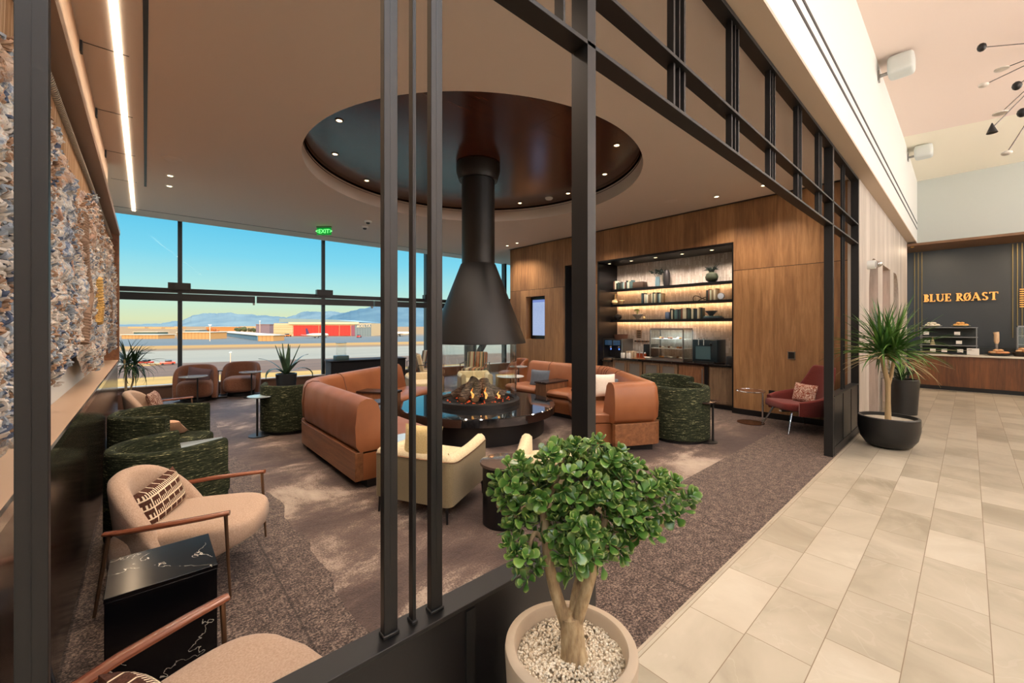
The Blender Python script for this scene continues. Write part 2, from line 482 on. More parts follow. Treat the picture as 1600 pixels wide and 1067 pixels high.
# left wall
struct('wall_left', MB().bb(-.9, -.42, 1.2, 7.95, 0, 4.3).bb(-.9, -.6, 7.95, 12.6, 0, 4.3), M['white'])
struct('wall_left_upper_panel', MB().bb(-.42, -.385, 1.3, 7.95, 2.96, ZC), wood('warm_upper_panel', '8a6850', 'b08c70', 'Y', 1, .5))
struct('wall_left_end_panel', MB().bb(-.43, -.268, 7.9, 7.95, 1.13, 2.88), M['walnut_y'])
t = NT('glossy_black_wainscot'); f = t.noise(t.coord((3, 3, .5)), 1.2, 3)
t.set(t.ramp(f, [(.3, '17110f'), (.7, '2e211b')]), .17, spec=.6)
struct('wall_left_wainscot', MB().bb(-.45, -.285, 1.2, 7.94, .08, 1.1).bb(-.45, -.31, 1.2, 7.94, 0, .08), t.m)
struct('trim_ledge', MB().bb(-.44, -.275, 1.2, 7.95, 1.1, 1.128), M['sill'], bevel=.003)
struct('trim_ledge_edge', MB().bb(-.275, -.265, 1.2, 7.95, 1.092, 1.13), M['chrome'])
struct('trim_valance', MB().prism([(0, 0)]*0 or [(-.42, 2.87), (-.262, 2.87), (-.262, 2.93), (-.385, 3.02), (-.42, 3.02)], 1.3, 7.95), M['valance'],
       tr=Matrix(((1,0,0,0),(0,0,1,0),(0,1,0,0),(0,0,0,1))), smooth=None)
struct('trim_upper_clips', (lambda m: [m.bb(-.40, -.37, y-.03, y+.03, ZC-.09, ZC-.004) for y in (3.35, 4.7, 6.05, 7.4)] and m)(MB()), M['charcoal'])

tag(MB().bb(-.19, -.14, 1.25, 10.9, ZC-.012, ZC).build('linear_light', emit('led_diffuser', 'ffe6c6', 5)), 'long glowing linear light in the ceiling along the left wall', 'ceiling light')
# wall at the back with coffee niche, doorway and recessed screen
XW = 8.08
w = MB()
T = 8.9
w.bb(XW, T, 6.1, 9.1, 3.16, ZC).bb(XW, T, 2.9, 6.1, 3.15, ZC).bb(XW, T, 1.25, 2.9, 0, ZC)
w.bb(XW, T, 5.95, 6.1, 0, 3.16)
w.bb(XW, T, 6.98, 7.69, 0, 3.16).bb(XW, T, 8.42, 9.1, 0, 3.16).bb(XW, T, 7.69, 8.42, 0, 1.24).bb(XW, T, 7.69, 8.42, 2.43, 3.16)
struct('wall_right', w, M['walnut_wall'], smooth=None)
struct('wall_right_reveals', MB().bb(XW+.02, T, 2.9, 2.93, 0, 3.15).bb(XW+.02, T, 5.92, 5.95, 0, 3.15).bb(XW-.005, T, 2.9, 5.95, 3.12, 3.15)
       .bb(XW-.005, XW+.02, 2.9, 2.925, 0, 3.15).bb(XW-.005, XW+.02, 5.925, 5.95, 0, 3.15), M['blackpaint'])
struct('wall_niche_back', MB().bb(8.86, 8.95, 2.85, 6.0, 0, 3.2), M['backtile'])
struct('doorway_dark_lining', MB().bb(8.5, 8.6, 6.1, 6.98, 0, 3.16).bb(XW+.01, 8.6, 6.955, 6.98, 0, 3.16).bb(XW+.01, 8.6, 6.1, 6.125, 0, 3.16), M['charcoal'])  # charcoal lining stands in for the dark corridor beyond the open doorway
struct('baseboard_right', MB().bb(XW-.012, XW, 1.25, 2.9, 0, .1).bb(XW-.012, XW, 6.98, 9.1, 0, .1), M['blackpaint'])
struct('wall_behind_coffee', MB().bb(8.9, 9.1, 1.25, 9.1, 0, 4.3), M['white'])

# pale timber wall of the hall with three tall openings
def pale():
    m = MB(); y0, y1 = 1.11, 1.25; top = 2.78
    ops = [(8.95, 9.96), (10.55, 11.68), (12.25, 13.2)]
    xs = [8.06] + [v for o in ops for v in o] + [15.15]
    for i in range(0, len(xs), 2): m.bb(xs[i], xs[i+1], y0, y1, 0, top)
    m.bb(8.06, 15.15, y0, y1, top, 3.83)
    def fil(x, s, r):
        pts = [(x, top)] + [(x + s*(r - r*math.sin(a)), top - (r - r*math.cos(a))) for a in [PI/2*k/10 for k in range(11)]]
        v1 = [m.bm.verts.new((px, y0, pz)) for px, pz in pts]; v2 = [m.bm.verts.new((px, y1, pz)) for px, pz in pts]
        n = len(pts); m.bm.faces.new(v1); m.bm.faces.new(v2[::-1])
        for i in range(n): m.bm.faces.new((v1[i], v1[(i+1)%n], v2[(i+1)%n], v2[i]))
    fil(8.95, 1, .55); fil(13.2, -1, .6)
    return m
struct('wall_hall_timber', pale(), M['pale_wall'], smooth=None)
struct('wall_hall_recess', MB().bb(8.8, 13.5, 1.36, 1.42, 0, 3.0), wood('amber_wood', '6b3a1c', 'a8662f', 'Z', 1, .4, plank=(0, .3)))
struct('wall_hall_recess_sides', (lambda m: [m.bb(x-.02, x, 1.25, 1.36, 0, 2.9) for x in (8.95, 10.55, 12.25)] and [m.bb(x, x+.02, 1.25, 1.36, 0, 2.9) for x in (9.96, 11.68, 13.2)] and m)(MB()), M['walnut'])

# fascia, hall ceiling, far walls
struct('wall_fascia', MB().bb(-7, 15.75, .94, 1.2, 3.86, 5.75), M['white'])
struct('ceiling_soffit', MB().bb(-7, 15.75, .94, 1.2, 3.83, 3.86), M['soffit'])
def slot(m, z): 
    m.bb(-2, 15.5, .934, .945, z-.018, z+.018); return m
struct('trim_fascia_slots', slot(slot(MB(), 4.21), 4.36), M['charcoal'])
def ce():
    m = MB()
    m.add([(-7, -8, 5.66), (13.9, -8, 5.66), (12.13, .94, 5.66), (-7, .94, 5.66)], [(0, 1, 2, 3)])
    return m
struct('ceiling_hall', ce(), M['pinkceil'])
struct('ceiling_hall_slope', (lambda m: (m.add([(13.9, -8, 5.66), (15.75, -8, 5.5), (15.75, .94, 5.5), (12.13, .94, 5.66)], [(0, 1, 2, 3)]), m)[1])(MB()),
       plain('cream_sloped_ceiling', 'f6efdc', .85))
struct('wall_hall_far', MB().bb(15.55, 15.9, -8, .94, 3.8, 5.66), M['greywall'])
struct('ceiling_cafe', MB().bb(15.1, 17, -8, 3, 3.72, 3.78), plain('cafe_soffit', '7a5a40', .6))
struct('wall_cafe', MB().bb(16.5, 16.7, -8, 3, 0, 3.8).bb(15.15, 16.5, 2.2, 2.3, 0, 3.8), plain('dark_slate_wall', '33383a', .6))
struct('trim_cafe_brass', MB().bb(15.53, 15.56, -8, .94, 3.755, 3.8), M['brass'])
struct('wall_hall_upper_band', MB().bb(15.5, 15.54, -8, .94, 3.8, 3.83), M['white'])
wb = MB().bb(-7.2, -7, -8, 1.2, 0, 5.75).bb(-7, -.9, 1.1, 1.3, 0, 5.75)
struct('wall_hall_back', wb, M['white'])
struct('wall_hall_side', MB().bb(-7, 17, -8.2, -8, 0, 5.75), plain('warm_hall_plaster', 'd8c8b4', .8))
struct('ceiling_roof', MB().bb(-7.2, 17.2, -8.2, 1.2, 5.78, 5.9).bb(-.9, 13, 1.2, 12.95, 4.4, 4.5), M['charcoal'])
struct('wall_lounge_far_side', MB().bb(12.8, 13, 1.3, 12, 0, 4.4), M['white'])

# window wall -------------------------------------------------------
def wbox(m, t0, t1, o0, o1, z0, z1):
    a, b = WP + WDIR*t0, WP + WDIR*t1
    c = (a+b)/2 + WN*(o0+o1)/2
    m.box((c.x, c.y, (z0+z1)/2), (abs(t1-t0), abs(o1-o0), z1-z0), rz=R(-5.5)); return m
struct('wall_curb', wbox(MB(), -.3, 13.5, -.12, .2, 0, .26), M['curb'])
struct('window_sill', wbox(MB(), -.3, 13.5, -.16, .05, .26, .285), M['sill'])
mull = plain('mullion_aluminium', '3a3f42', .4, .5)
ts = [-.05, .98, 4.04, 7.1, 10.16, 13.2]
for i in range(5):
    for k, (z0, z1) in enumerate(((.285, 2.3), (2.4, 4.2))):
        g = wbox(MB(), ts[i]+.02, ts[i+1]-.02, .02, .03, z0, z1)
        g = g.build(f'window_{i*2+k+1}', M['pane'], kind='structure')
for i, t_ in enumerate(ts[1:5]):
    m = wbox(MB(), t_-.04, t_+.04, -.02, .1, .26, 4.2)
    wbox(m, t_-.015, t_+.015, .1, .22, .26, 4.2)
    struct(f'window_mullion', m, mull)
    struct('window_bracket', wbox(MB(), t_-.2 if i < 2 else t_-.16, t_+.2 if i < 2 else t_+.16, -.2, .0, 2.42, 2.58), M['blackpaint'])
struct('window_transom', wbox(MB(), -.3, 13.5, -.1, .12, 2.36, 2.46), M['blackpaint'])
struct('window_head', wbox(MB(), -.3, 13.5, -.05, .15, 4.09, 4.22), M['ceiling'])
edges = [-.05, 2.45, 5.35, 8.2, 11.5]
for a, b in zip(edges, edges[1:]):
    rr = thing('roller_blind', f"rolled-up black blind cassette under the window transom, {['above the left armchair by the plant','in front of the hangar','beyond the middle of the window wall','furthest along behind the flue'][edges.index(a)]}", 'roller blind', group='roller blinds on the transom')
    wbox(MB(), a+.02, b-.02, -.24, -.1, 2.17, 2.33).build('cassette', M['blackpaint'], rr)
    wbox(MB(), b-.06, b-.02, -.2, -.12, 2.12, 2.2).build('end_bracket', M['white'], rr)

# structural column with brace behind the fire
struct('column_brace', MB().cyl((7.35, 10.1, 0), .19, 4.0, 24).rod((7.4, 10.0, .5), (8.35, 9.55, 2.4), .1, 12), plain('navy_column_paint', '2e3a46', .35))

# ------------------------------------------------------------------ screen of flat steel bars
YF, YB = 1.11, 1.2
def knee(name, x0, x1):
    k = thing(name, {'a': 'long low black panelled half wall with flat steel cap behind the jade planter', 'b': 'short low black panelled half wall beside the yucca pot'}['a' if x0 < 1 else 'b'], 'half wall', ((x0+x1)/2, 1.155, 0), group='half walls of the black screen')
    L_ = x1-x0; h = .68 if x0 < 1 else .74
    MB().bb(-L_/2, L_/2, -.035, .035, 0, h-.015).build('panel', M['blackpaint'], k)
    MB().bb(-L_/2, L_/2, -.047, .047, h-.015, h).build('cap', M['black'], k, bevel=.002)
    MB().bb(-L_/2, L_/2, -.043, -.035, 0, .1).build('plinth', M['black'], k)
    n = max(2, round(L_/.6))
    for i in range(n+1):
        x = -L_/2 + .02 + (L_-.04)*i/n
        MB().bb(x-.018, x+.018, -.041, -.035, .1, h-.03).build('stile', M['black'], k)
knee('half_wall', -.42, 1.44); knee('half_wall', 6.34, 8.04)

def bar(label, x, w, z0, z1, y0=1.144, y1=1.17, foot=True, group='upright bars of the black screen'):
    b = thing('screen_bar', label, 'metal bar', (x, (y0+y1)/2, z0), group=group)
    MB().bb(-w/2, w/2, (y0-y1)/2, (y1-y0)/2, 0, z1-z0).build('bar', M['black'], b, bevel=.0015)
    MB().bb(-w/2+w*.46, -w/2+w*.5, (y0-y1)/2-.001, (y0-y1)/2+.001, .12, (z1-z0)-.15).build('groove', M['blackpaint'], b)
    if foot: MB().bb(-w/2-.004, w/2+.004, (y0-y1)/2-.006, (y1-y0)/2+.004, 0, .012).build('weld_foot', M['black'], b, bevel=.003)
ZT = 2.835
def header_z(): return 3.83
for cx, nm in ((-.235, 'at the far left before the woven hanging'), (.62, 'left of the flue')):
    if cx > 0:
        bar('wide flat black bar on the half wall, first one left of the flue', cx-.077, .043, .68, 3.8)
    if cx > 0: bar('thin black rod between two wide flat bars left of the flue', cx, .012, .68, 3.8, foot=True)
    bar('wide flat black bar on the half wall just before the fire hood' if cx > 0 else 'black bar at the far left edge crossing the woven wall hanging', cx+.08, .042, .68, 3.8)
# main columns
def column(x0, lab):
    c = thing('screen_column', lab, 'metal column', (x0, 1.155, 0), group='columns of the black screen')
    MB().bb(0, .012, -.045, .045, 0, 3.8).bb(.012, .02, -.02, .02, 0, 3.8).build('side_plate', M['black'], c)
    MB().bb(.012, .058, -.045, -.03, 0, 3.8).build('front_plate', M['black'], c)
    MB().bb(.012, .058, .03, .045, 0, 3.8).build('back_plate', M['black'], c)
    MB().bb(.046, .058, -.03, .03, 0, 3.8).build('web', M['black'], c)
column(1.437, 'tall black steel column rising behind the jade plant')
column(6.25, 'tall black steel column at the far side of the lounge entrance')
column(7.98, 'tall black steel end column against the pale timber wall behind the yucca')
# horizontals
def rail(z, lab, y0=YF, y1=YB, h=.02):
    r = tag(MB().bb(-.42, 8.04, y0, y1, z, z+h).build('screen_rail', M['black'], bevel=.002), lab, 'metal rail', 'rails of the black screen')
rail(2.83, 'lowest long black rail of the transom spanning the lounge entrance')
rail(3.118, 'middle long black rail of the transom, one step above the lowest')
rail(3.79, 'top black rail of the screen tight under the plaster soffit', h=.035)
# transom trios
xs = [2.34, 3.2, 4.05, 4.9, 5.75]
names = ['nearest to the jade plant column', 'second along from the jade plant column', 'middle one of the row over the entrance', 'second from the far entrance column', 'nearest to the far entrance column']
for x, nm in zip(xs, names):
    b = thing('transom_bars', f'three slim black uprights between transom rails, {nm}', 'metal bars', (x, 1.155, 2.85), group='upright bar trios of the transom')
    for dx, w_ in ((-.065, .02), (0, .012), (.065, .02)):
        MB().bb(dx-w_/2, dx+w_/2, -.02, .02, 0, .268).bb(dx-w_/2, dx+w_/2, -.02, .02, .288, .94).build('upright', M['black'], b)
for x, w_, nm in ((7.05, .02, 'first slim black upright beyond the far entrance column'), (7.18, .02, 'second slim black upright beyond the far entrance column')):
    bar(nm, x, w_, .74, 3.8, foot=False)
tag(MB().bb(1.30, 1.312, 1.13, 1.18, 2.85, 3.79).build('transom_upright', M['black']), 'slim black upright high up just left of the jade plant column', 'metal bar')
# ================================================================== FIREPLACE
def at(px, py, D):
    """point on the ray through a picture position at forward distance D (metres)"""
    a = R(48.15); r = (px-800)/640
    return Vector((D*(math.cos(a)+r*math.sin(a)), D*(math.sin(a)-r*math.cos(a)), 1.6-(py-509.5)/640*D))
ft = thing('fire_table', 'large round glossy black fire table with a glass cylinder around burning logs', 'fire table', (CX, CY, 0))
granite = NT('polished_black_granite'); n_ = granite.noise(granite.coord(), 90, 2, .7)
granite.set(granite.ramp(n_, [(.45, '0a0b0d'), (.75, '2c2f33')]), .05, spec=1.0); granite.b.inputs['IOR'].default_value = 1.9
MB().lathe([(0, .29), (1.17, .29), (1.19, .3), (1.19, .405), (1.18, .415), (0, .415)], n=96).build('table_top', granite.m, ft)
MB().lathe([(0, 0), (1.02, 0), (1.02, .29), (0, .29)], n=96).build('plinth', M['blackpaint'], ft)
MB().lathe([(.56, .415), (.645, .415), (.645, .48), (.625, .492), (.58, .492), (.56, .47)], n=96).build('burner_ring', M['black'], ft)
MB().lathe([(0, .44), (.56, .44), (.56, .455), (0, .455)], n=64).build('burner_bed', plain('dark_lava_bed', '1b1817', .9, bump=(40, .8, .02)), ft)
gl = MB()
for k in range(6): gl.lathe([(.595, .49), (.6, .49), (.6, 1.36), (.595, 1.36), (.595, .49)], n=10, a0=2*PI*k/6+.012, a1=2*PI*(k+1)/6-.012)
gl.build('glass_cylinder', M['clear'], ft)
hd = thing('fireplace_hood', 'matt black conical hood and round flue hanging from the oculus above the fire', 'fireplace hood', (CX, CY, 1.34))
hoodm = plain('hood_black_steel', '080707', .45, .0)
MB().lathe([(.735, 0), (.74, .0), (.74, .02), (.27, 1.22), (.255, 1.22), (.72, .02), (.72, .0), (.735, 0)], n=96).build('hood', hoodm, hd)
MB().lathe([(0, 1.2), (.255, 1.2), (.255, 2.72), (0, 2.72)], n=64).build('flue', hoodm, hd)
MB().lathe([(.25, 2.52), (.3, 2.52), (.34, 2.66), (.34, 2.77), (.25, 2.77)], n=64).build('collar', hoodm, hd)
barkt = NT('charred_log_bark'); f_ = barkt.noise(barkt.coord((6, 6, 30)), 2, 5, .7); barkt.set(barkt.ramp(f_, [(.35, '2e2420'), (.55, '7a685c'), (.7, 'c2ac94')]), .9); barkt.bump(f_, .8, .02)
cutw = plain('cut_log_end', 'c9a684', .8)
logs = [((-.40, .06, .52), (-.06, .05, .72), .065, 'leaning in from the left'), ((.40, .06, .52), (.04, .04, .70), .065, 'leaning in from the right'),
        ((-.22, -.26, .5), (-.06, .06, .76), .075, 'standing front left of the pile'), ((.2, -.26, .5), (.08, .06, .73), .08, 'standing front right of the pile'),
        ((-.02, -.32, .52), (.0, -.02, .72), .07, 'short, end-on in the middle of the pile'), ((-.25, .28, .5), (.0, .0, .7), .07, 'at the back left of the pile'), ((.28, .27, .5), (.0, .03, .7), .07, 'at the back right of the pile')]
ca_, sa_ = math.cos(R(-41.85)), math.sin(R(-41.85))
for a, b, r, nm in logs:
    a = Vector((a[0]*ca_-a[1]*sa_, a[0]*sa_+a[1]*ca_, a[2])); b = Vector((b[0]*ca_-b[1]*sa_, b[0]*sa_+b[1]*ca_, b[2]))
    pts = [a.lerp(b, i/8) + Vector((random.uniform(-.008, .008),)*3) for i in range(9)]
    o = MB().tube(pts, [r*random.uniform(.88, 1.1) for _ in pts], 14).build('firewood_log', barkt.m)
    o.location = (CX, CY, 0); tag(o, f'charred firewood log {nm}, inside the glass cylinder', 'log', 'firewood logs in the fire')
    d_ = (b-a).normalized()
    MB().rod(a-d_*.004, a, r*.8, 14).build('cut_end', cutw, o)
ft_e = MB()
for k in range(80):
    a = random.uniform(0, 2*PI); rr = random.uniform(.2, .5)
    ft_e.blob((CX+rr*math.cos(a), CY+rr*math.sin(a), .462), random.uniform(.008, .018), 1)
tag(ft_e.build('embers', emit('ember_glow', 'ff5a24', .8)), 'small glowing orange embers scattered around the logs', 'embers', kind='stuff')
flame = NT('flame_glow'); fz = flame.noise(flame.coord(), 12, 2)
flame.set('000000', 1); flame.L(flame.ramp(fz, [(.35, 'ff7a1e'), (.6, 'ffd27a')]), flame.b.inputs['Emission Color']); flame.b.inputs['Emission Strength'].default_value = 1.6
for px_, py_, h, nm in ((738, 622, .15, 'left'), (759, 623, .17, 'middle'), (779, 622, .1, 'right')):
    p = at(px_, py_, 5.98)
    pts = [(0, 0, 0), (.015, 0, h*.3), (-.012, .01, h*.6), (.008, 0, h)]
    o = MB().tube(pts, [.012, .02, .012, .002], 8).build('flame', flame.m); o.location = p
    tag(o, f'narrow orange flame licking up the {nm} of the log pile', 'flame', 'flames of the fire')
# lights in the oculus
def downlight(x, y, z, label, group, r=.045):
    d = thing('recessed_downlight', label, 'downlight', (x, y, z-.012), group=group)
    MB().lathe([(r*.72, .012), (r*.72, .004), (r, 0), (r*1.12, .004), (r*1.12, .012)], n=24).build('trim_ring', M['bronze'] if 'oculus' in group else M['white'], d)
    MB().lathe([(0, .006), (r*.72, .006), (r*.72, .011), (0, .011)], n=20).build('lens', M['bulb'], d)
angs = {-61: 'right of the jade plant column, nearest the screen', -31: 'at the right rim of the oculus', -1: 'at the right rim, beyond the dark column', 29: 'right of the flue at the far rim',
        59: 'hidden behind the flue top', 89: 'beyond the flue at the far rim', 119: 'at the far left rim beside the wide bar', 149: 'at the left rim, middle of three', 179: 'at the left rim, nearest of three', 209: 'at the near left rim', 239: 'at the near rim'}
for a, nm in angs.items():
    if a in (209, 239, 59, 89): continue
    downlight(CX+2.1*math.cos(R(a)), CY+2.1*math.sin(R(a)), ZC+.26, f'small downlight in the dark oculus {nm}', 'downlights of the oculus')
LDN = [(.28, 8.0, 'lower of the pair left of the exit sign', 1), (.29, 8.6, 'upper of the pair under the round speaker grille', 1),
       (7.52, 8.19, 'right one of the pair over the left end of the timber wall', 1), (7.57, 8.65, 'left one of the pair over the left end of the timber wall', 1), (7.42, 2.94, 'in front of the timber wall above the niche corner', 1), (7.39, 2.2, 'seen between transom uprights by the timber wall', 1),
       (1.2, 2.2, '', 0), (3.2, 2.0, '', 0), (5.2, 2.0, '', 0), (7.3, 5.5, '', 0), (3.5, 8.6, '', 0), (5.6, 8.8, '', 0), (1.6, 9, '', 0), (.4, 4.2, '', 0), (.3, 6.2, '', 0), (2.0, 3.0, '', 0)]
for x, y, nm, v in LDN:
    if v: downlight(x, y, ZC, f'small ceiling downlight, {nm}', 'downlights of the lounge ceiling')
tag(MB().lathe([(0, 0), (.06, 0), (.075, .02), (.075, .035), (0, .035)], n=28).build('smoke_detector', M['white']), 'white smoke detector on the dark oculus ceiling right of the flue', 'smoke detector').location = (5.9, 5.5, ZC+.222)
for x, y, nm in ((.27, 7.2, 'near the light slot on the left'), (7.1, 3.6, 'in front of the timber wall'), (7.3, 7.7, 'near the left end of the timber wall')):
    g = tag(MB().lathe([(0, 0), (.1, 0), (.115, .008), (0, .008)], n=32).build('ceiling_speaker', M['ceiling']), f'round flush ceiling speaker grille {nm}', 'ceiling speaker', 'flush ceiling speakers'); g.location = (x, y, ZC-.008)
for p, nm in ((at(570, 366, 9.3), 'lower'), (at(575, 346, 8.8), 'upper')):
    c_ = thing('dome_camera', f'small white dome camera on the ceiling right of the exit sign, {nm} of two', 'camera', (p.x, p.y, ZC-.05), group='dome cameras')
    MB().lathe([(0, .05), (.075, .05), (.075, .025), (.055, .012), (.0, .012)], n=28).build('housing', M['white'], c_)
    MB().lathe([(.045, .014), (.035, -.012), (0, -.026)], n=24).build('dome', M['charcoal'], c_)
# exit sign
ex = thing('exit_sign', 'green lit EXIT sign hanging from the lounge ceiling before the windows', 'exit sign', (3.02, 9.75, 3.66), rz=R(-45))
plate = NT('green_acrylic'); plate.set('0a7a2c', .2); plate.b.inputs['Emission Color'].default_value = lin('0c9a38'); plate.b.inputs['Emission Strength'].default_value = .6
MB().bb(-.17, .17, -.008, .008, 0, .17, bev=.004).build('panel', plate.m, ex)
MB().bb(-.17, .17, -.02, .02, .17, .2).build('bracket', M['steel'], ex)
def text(name, body, size, mat, parent, loc, rot, ext=.003, align='CENTER', font_scale=1):
    cu = bpy.data.curves.new(name, 'FONT'); cu.body = body; cu.size = size; cu.extrude = ext; cu.align_x = align; cu.align_y = 'CENTER'
    tmp = bpy.data.objects.new(name, cu); C.objects.link(tmp)
    dg = bpy.context.evaluated_depsgraph_get(); me = bpy.data.meshes.new_from_object(tmp.evaluated_get(dg))
    bpy.data.objects.remove(tmp); me.name = name; me.materials.clear(); me.materials.append(mat)
    o = bpy.data.objects.new(name, me); C.objects.link(o); o.parent = parent; o.location = loc; o.rotation_euler = rot; o.scale = (font_scale, 1, 1)
    return o
text('lettering', '<EXIT>', .13, emit('exit_letters', '6dff7a', 2.2), ex, (0, -.012, .083), (PI/2, 0, 0), font_scale=.95)
# ================================================================== BANQUETTES
def fillet(pts, rad, n=8):
    out = [Vector(pts[0])]
    for i in range(1, len(pts)-1):
        a, b, c = Vector(pts[i-1]), Vector(pts[i]), Vector(pts[i+1])
        r = rad[i-1] if isinstance(rad, list) else rad
        u, v = (a-b).normalized(), (c-b).normalized()
        ang = u.angle(v); t = min(r/math.tan(ang/2), (a-b).length*.48, (c-b).length*.48)
        p0, p1 = b+u*t, b+v*t
        for k in range(n+1):
            s_ = k/n; out.append((1-s_)**2*p0 + 2*s_*(1-s_)*b + s_*s_*p1)
    out.append(Vector(pts[-1])); return out
def frames(pts, side=1):
    fr = []
    for i, p in enumerate(pts):
        t = (pts[min(i+1, len(pts)-1)] - pts[max(i-1, 0)]).normalized()
        fr.append((p, Vector((-t.y, t.x))*side))
    return fr
def resample(pts, d):
    out = [pts[0]]; acc = 0
    for a, b in zip(pts, pts[1:]):
        L_ = (b-a).length; n = max(1, round(L_/d))
        for k in range(1, n+1): out.append(a.lerp(b, k/n))
    return out
def at_arc(pts, s_):
    for a, b in zip(pts, pts[1:]):
        L_ = (b-a).length
        if s_ <= L_: t = (b-a).normalized(); return a + t*s_, t
        s_ -= L_
    return pts[-1], (pts[-1]-pts[-2]).normalized()
BACK = [(.03, .36), (-.01, .42), (-.02, .6), (.0, .8), (.03, .855), (.09, .88), (.16, .87), (.21, .82), (.27, .62), (.31, .45), (.31, .36)]
DEP = .9
def banquette(label, path, side, wrap, consoles, seams):
    o = thing('banquette', label, 'banquette', (path[0][0], path[0][1], 0), group='tan leather banquettes around the fire')
    org = Vector(path[0]); loc = [Vector(p)-org for p in path]
    main = fillet(loc, .75, 10); fr = frames(main, side)
    back = main
    if wrap:
        w_ = [Vector(p)-org for p in wrap]
        back = fillet(loc + w_, [.75, .16], 10)
    bf = frames(back, side)
    MB().sweep(frames(main, side), [(.1, 0), (.1, .08), (.8, .08), (.8, 0)]).build('plinth', M['blackpaint'], o)
    MB().sweep(bf, [(-.02, .08), (-.02, .36), (.06, .36), (.06, .08)]).build('wood_base', M['walnut_y'], o, smooth=50, bevel=.004)
    MB().sweep(bf, BACK).build('backrest', M['leather'], o, smooth=60)
    MB().sweep(fr, [(.06, .08), (.06, .34), (DEP-.06, .34), (DEP-.02, .3), (DEP-.02, .24), (DEP-.05, .08)]).build('seat_base', M['leather'], o, smooth=50)
    L_ = sum((b-a).length for a, b in zip(main, main[1:]))
    # seat cushions between consoles
    cuts = [0] + [c for c in consoles] + [L_]
    rs = resample(main, .08)
    for i in range(len(cuts)-1):
        a = cuts[i] + (.15 if i else 0); b = cuts[i+1] - (.15 if i < len(cuts)-2 else 0)
        n = max(3, int((b-a)/.07)); seg = []
        for k in range(n+1):
            p, t_ = at_arc(main, a+(b-a)*k/n); seg.append(p)
        e_ = .03
        MB().sweep(frames(seg, side), [(.26, .345), (.26, .44), (.3, .455), (DEP-.08, .46), (DEP-.02, .445), (DEP+.01, .41), (DEP+.0, .365), (DEP-.04, .345)]).build('seat_cushion', M['leather'], o, smooth=60, bevel=.012)
    for c in consoles:
        p, t_ = at_arc(main, c); nn = Vector((-t_.y, t_.x))*side; q = p + nn*.6; rz = math.atan2(t_.y, t_.x)
        k = MB().box((q.x, q.y, .32), (.26, .6, .48), rz).build('console', M['walnut'], o, bevel=.004)
        MB().box((q.x, q.y, .575), (.29, .63, .03), rz).build('console_top', plain('dark_console_top', '2a1f1b', .25), k, bevel=.003)
    for s_ in seams:
        p, t_ = at_arc(main, s_); nn = Vector((-t_.y, t_.x))*side
        pts = [(p.x+nn.x*(a-(.002 if a < .1 else -.002)), p.y+nn.y*(a-(.002 if a < .1 else -.002)), z+(.002 if z > .8 else 0)) for a, z in BACK[1:-1]]
        MB().tube(pts, .006, 6).build('seam', plain('dark_leather_seam', '5c3018', .5), o)
    return o
banquette('tan leather banquette left of the fire, long back and wooden base towards the viewer',
          [(1.54, 3.98), (1.54, 6.1), (3.55, 7.45)], -1, None, [1.35, 3.1, ], [1.75, 2.75, 3.9])
banquette('tan leather banquette right of the fire, wrapping round before the coffee niche',
          [(6.2, 6.15), (6.26, 4.25), (4.98, 2.68)], -1, [(4.40, 2.98)], [.95, 2.75], [.55, 1.45, 1.75, 1.9, 2.02, 2.14, 2.6])

# ================================================================== CUSHIONS
def cushion(name, label, mat, loc, w, h, t, rz=0, tilt=0, roll=0, group=None):
    o = MB().pillow((0, 0, 0), w, h, t).build(name, mat)
    o.location = loc; o.rotation_mode = 'XYZ'; o.rotation_euler = (tilt, roll, rz)
    return tag(o, label, 'cushion', group)
def place_c(px_, py_, D, w, h, t, rz, mat, label, tilt=0, roll=0, group=None):
    return cushion('cushion', label, mat, at(px_, py_, D), w, h, t, rz, tilt, roll, group)

# ================================================================== BEIGE LOUNGE CHAIR (faces +x)
def arc_shell(m, r_out, thick, a0, a1, zb, ztop, n=36, nz=8, cx=0, cy=0, ex=1., ey=1., lean=0., rnd=.03):
    """upright curved shell; ztop(s) with s in -1..1 gives the height along the arc"""
    rings = []
    for i in range(n+1):
        a = a0+(a1-a0)*i/n; s_ = 2*i/n-1; zt = ztop(s_); c, s2 = math.cos(a), math.sin(a)
        prof = []
        for k in range(nz+1):
            z = zb+(zt-rnd-zb)*k/nz; prof.append((r_out+lean*(z-zb), z))
        for k in range(1, 6):
            b = PI*k/6; prof.append((r_out+lean*(zt-zb)-thick/2+thick/2*math.cos(b), zt-rnd+rnd*math.sin(b)))
        for k in range(nz, -1, -1):
            z = zb+(zt-rnd-zb)*k/nz; prof.append((r_out-thick+lean*(z-zb), z))
        rings.append([m.bm.verts.new((cx+r*c*ex, cy+r*s2*ey, z)) for r, z in prof])
    k = len(rings[0])
    for a, b in zip(rings, rings[1:]):
        for j in range(k): m.bm.faces.new((a[j], a[(j+1) % k], b[(j+1) % k], b[j]))
    m.bm.faces.new(rings[0]); m.bm.faces.new(rings[-1][::-1]); return m
def superbox(m, c, d, e=.35, n=20, zfun=None):
    def sg(x, p): return math.copysign(abs(x)**p, x)
    def f(u, v):
        a = 2*PI*u; b = PI*(v-.5)
        x = d[0]/2*sg(math.cos(b), e)*sg(math.cos(a), e); y = d[1]/2*sg(math.cos(b), e)*sg(math.sin(a), e); z = d[2]/2*sg(math.sin(b), e)
        if zfun: x, y, z = zfun(x, y, z)
        return Vector((c[0]+x, c[1]+y, c[2]+z))
    m.grid(f, n*2, n, wrapu=True); bmesh.ops.remove_doubles(m.bm, verts=m.bm.verts, dist=1e-5); return m
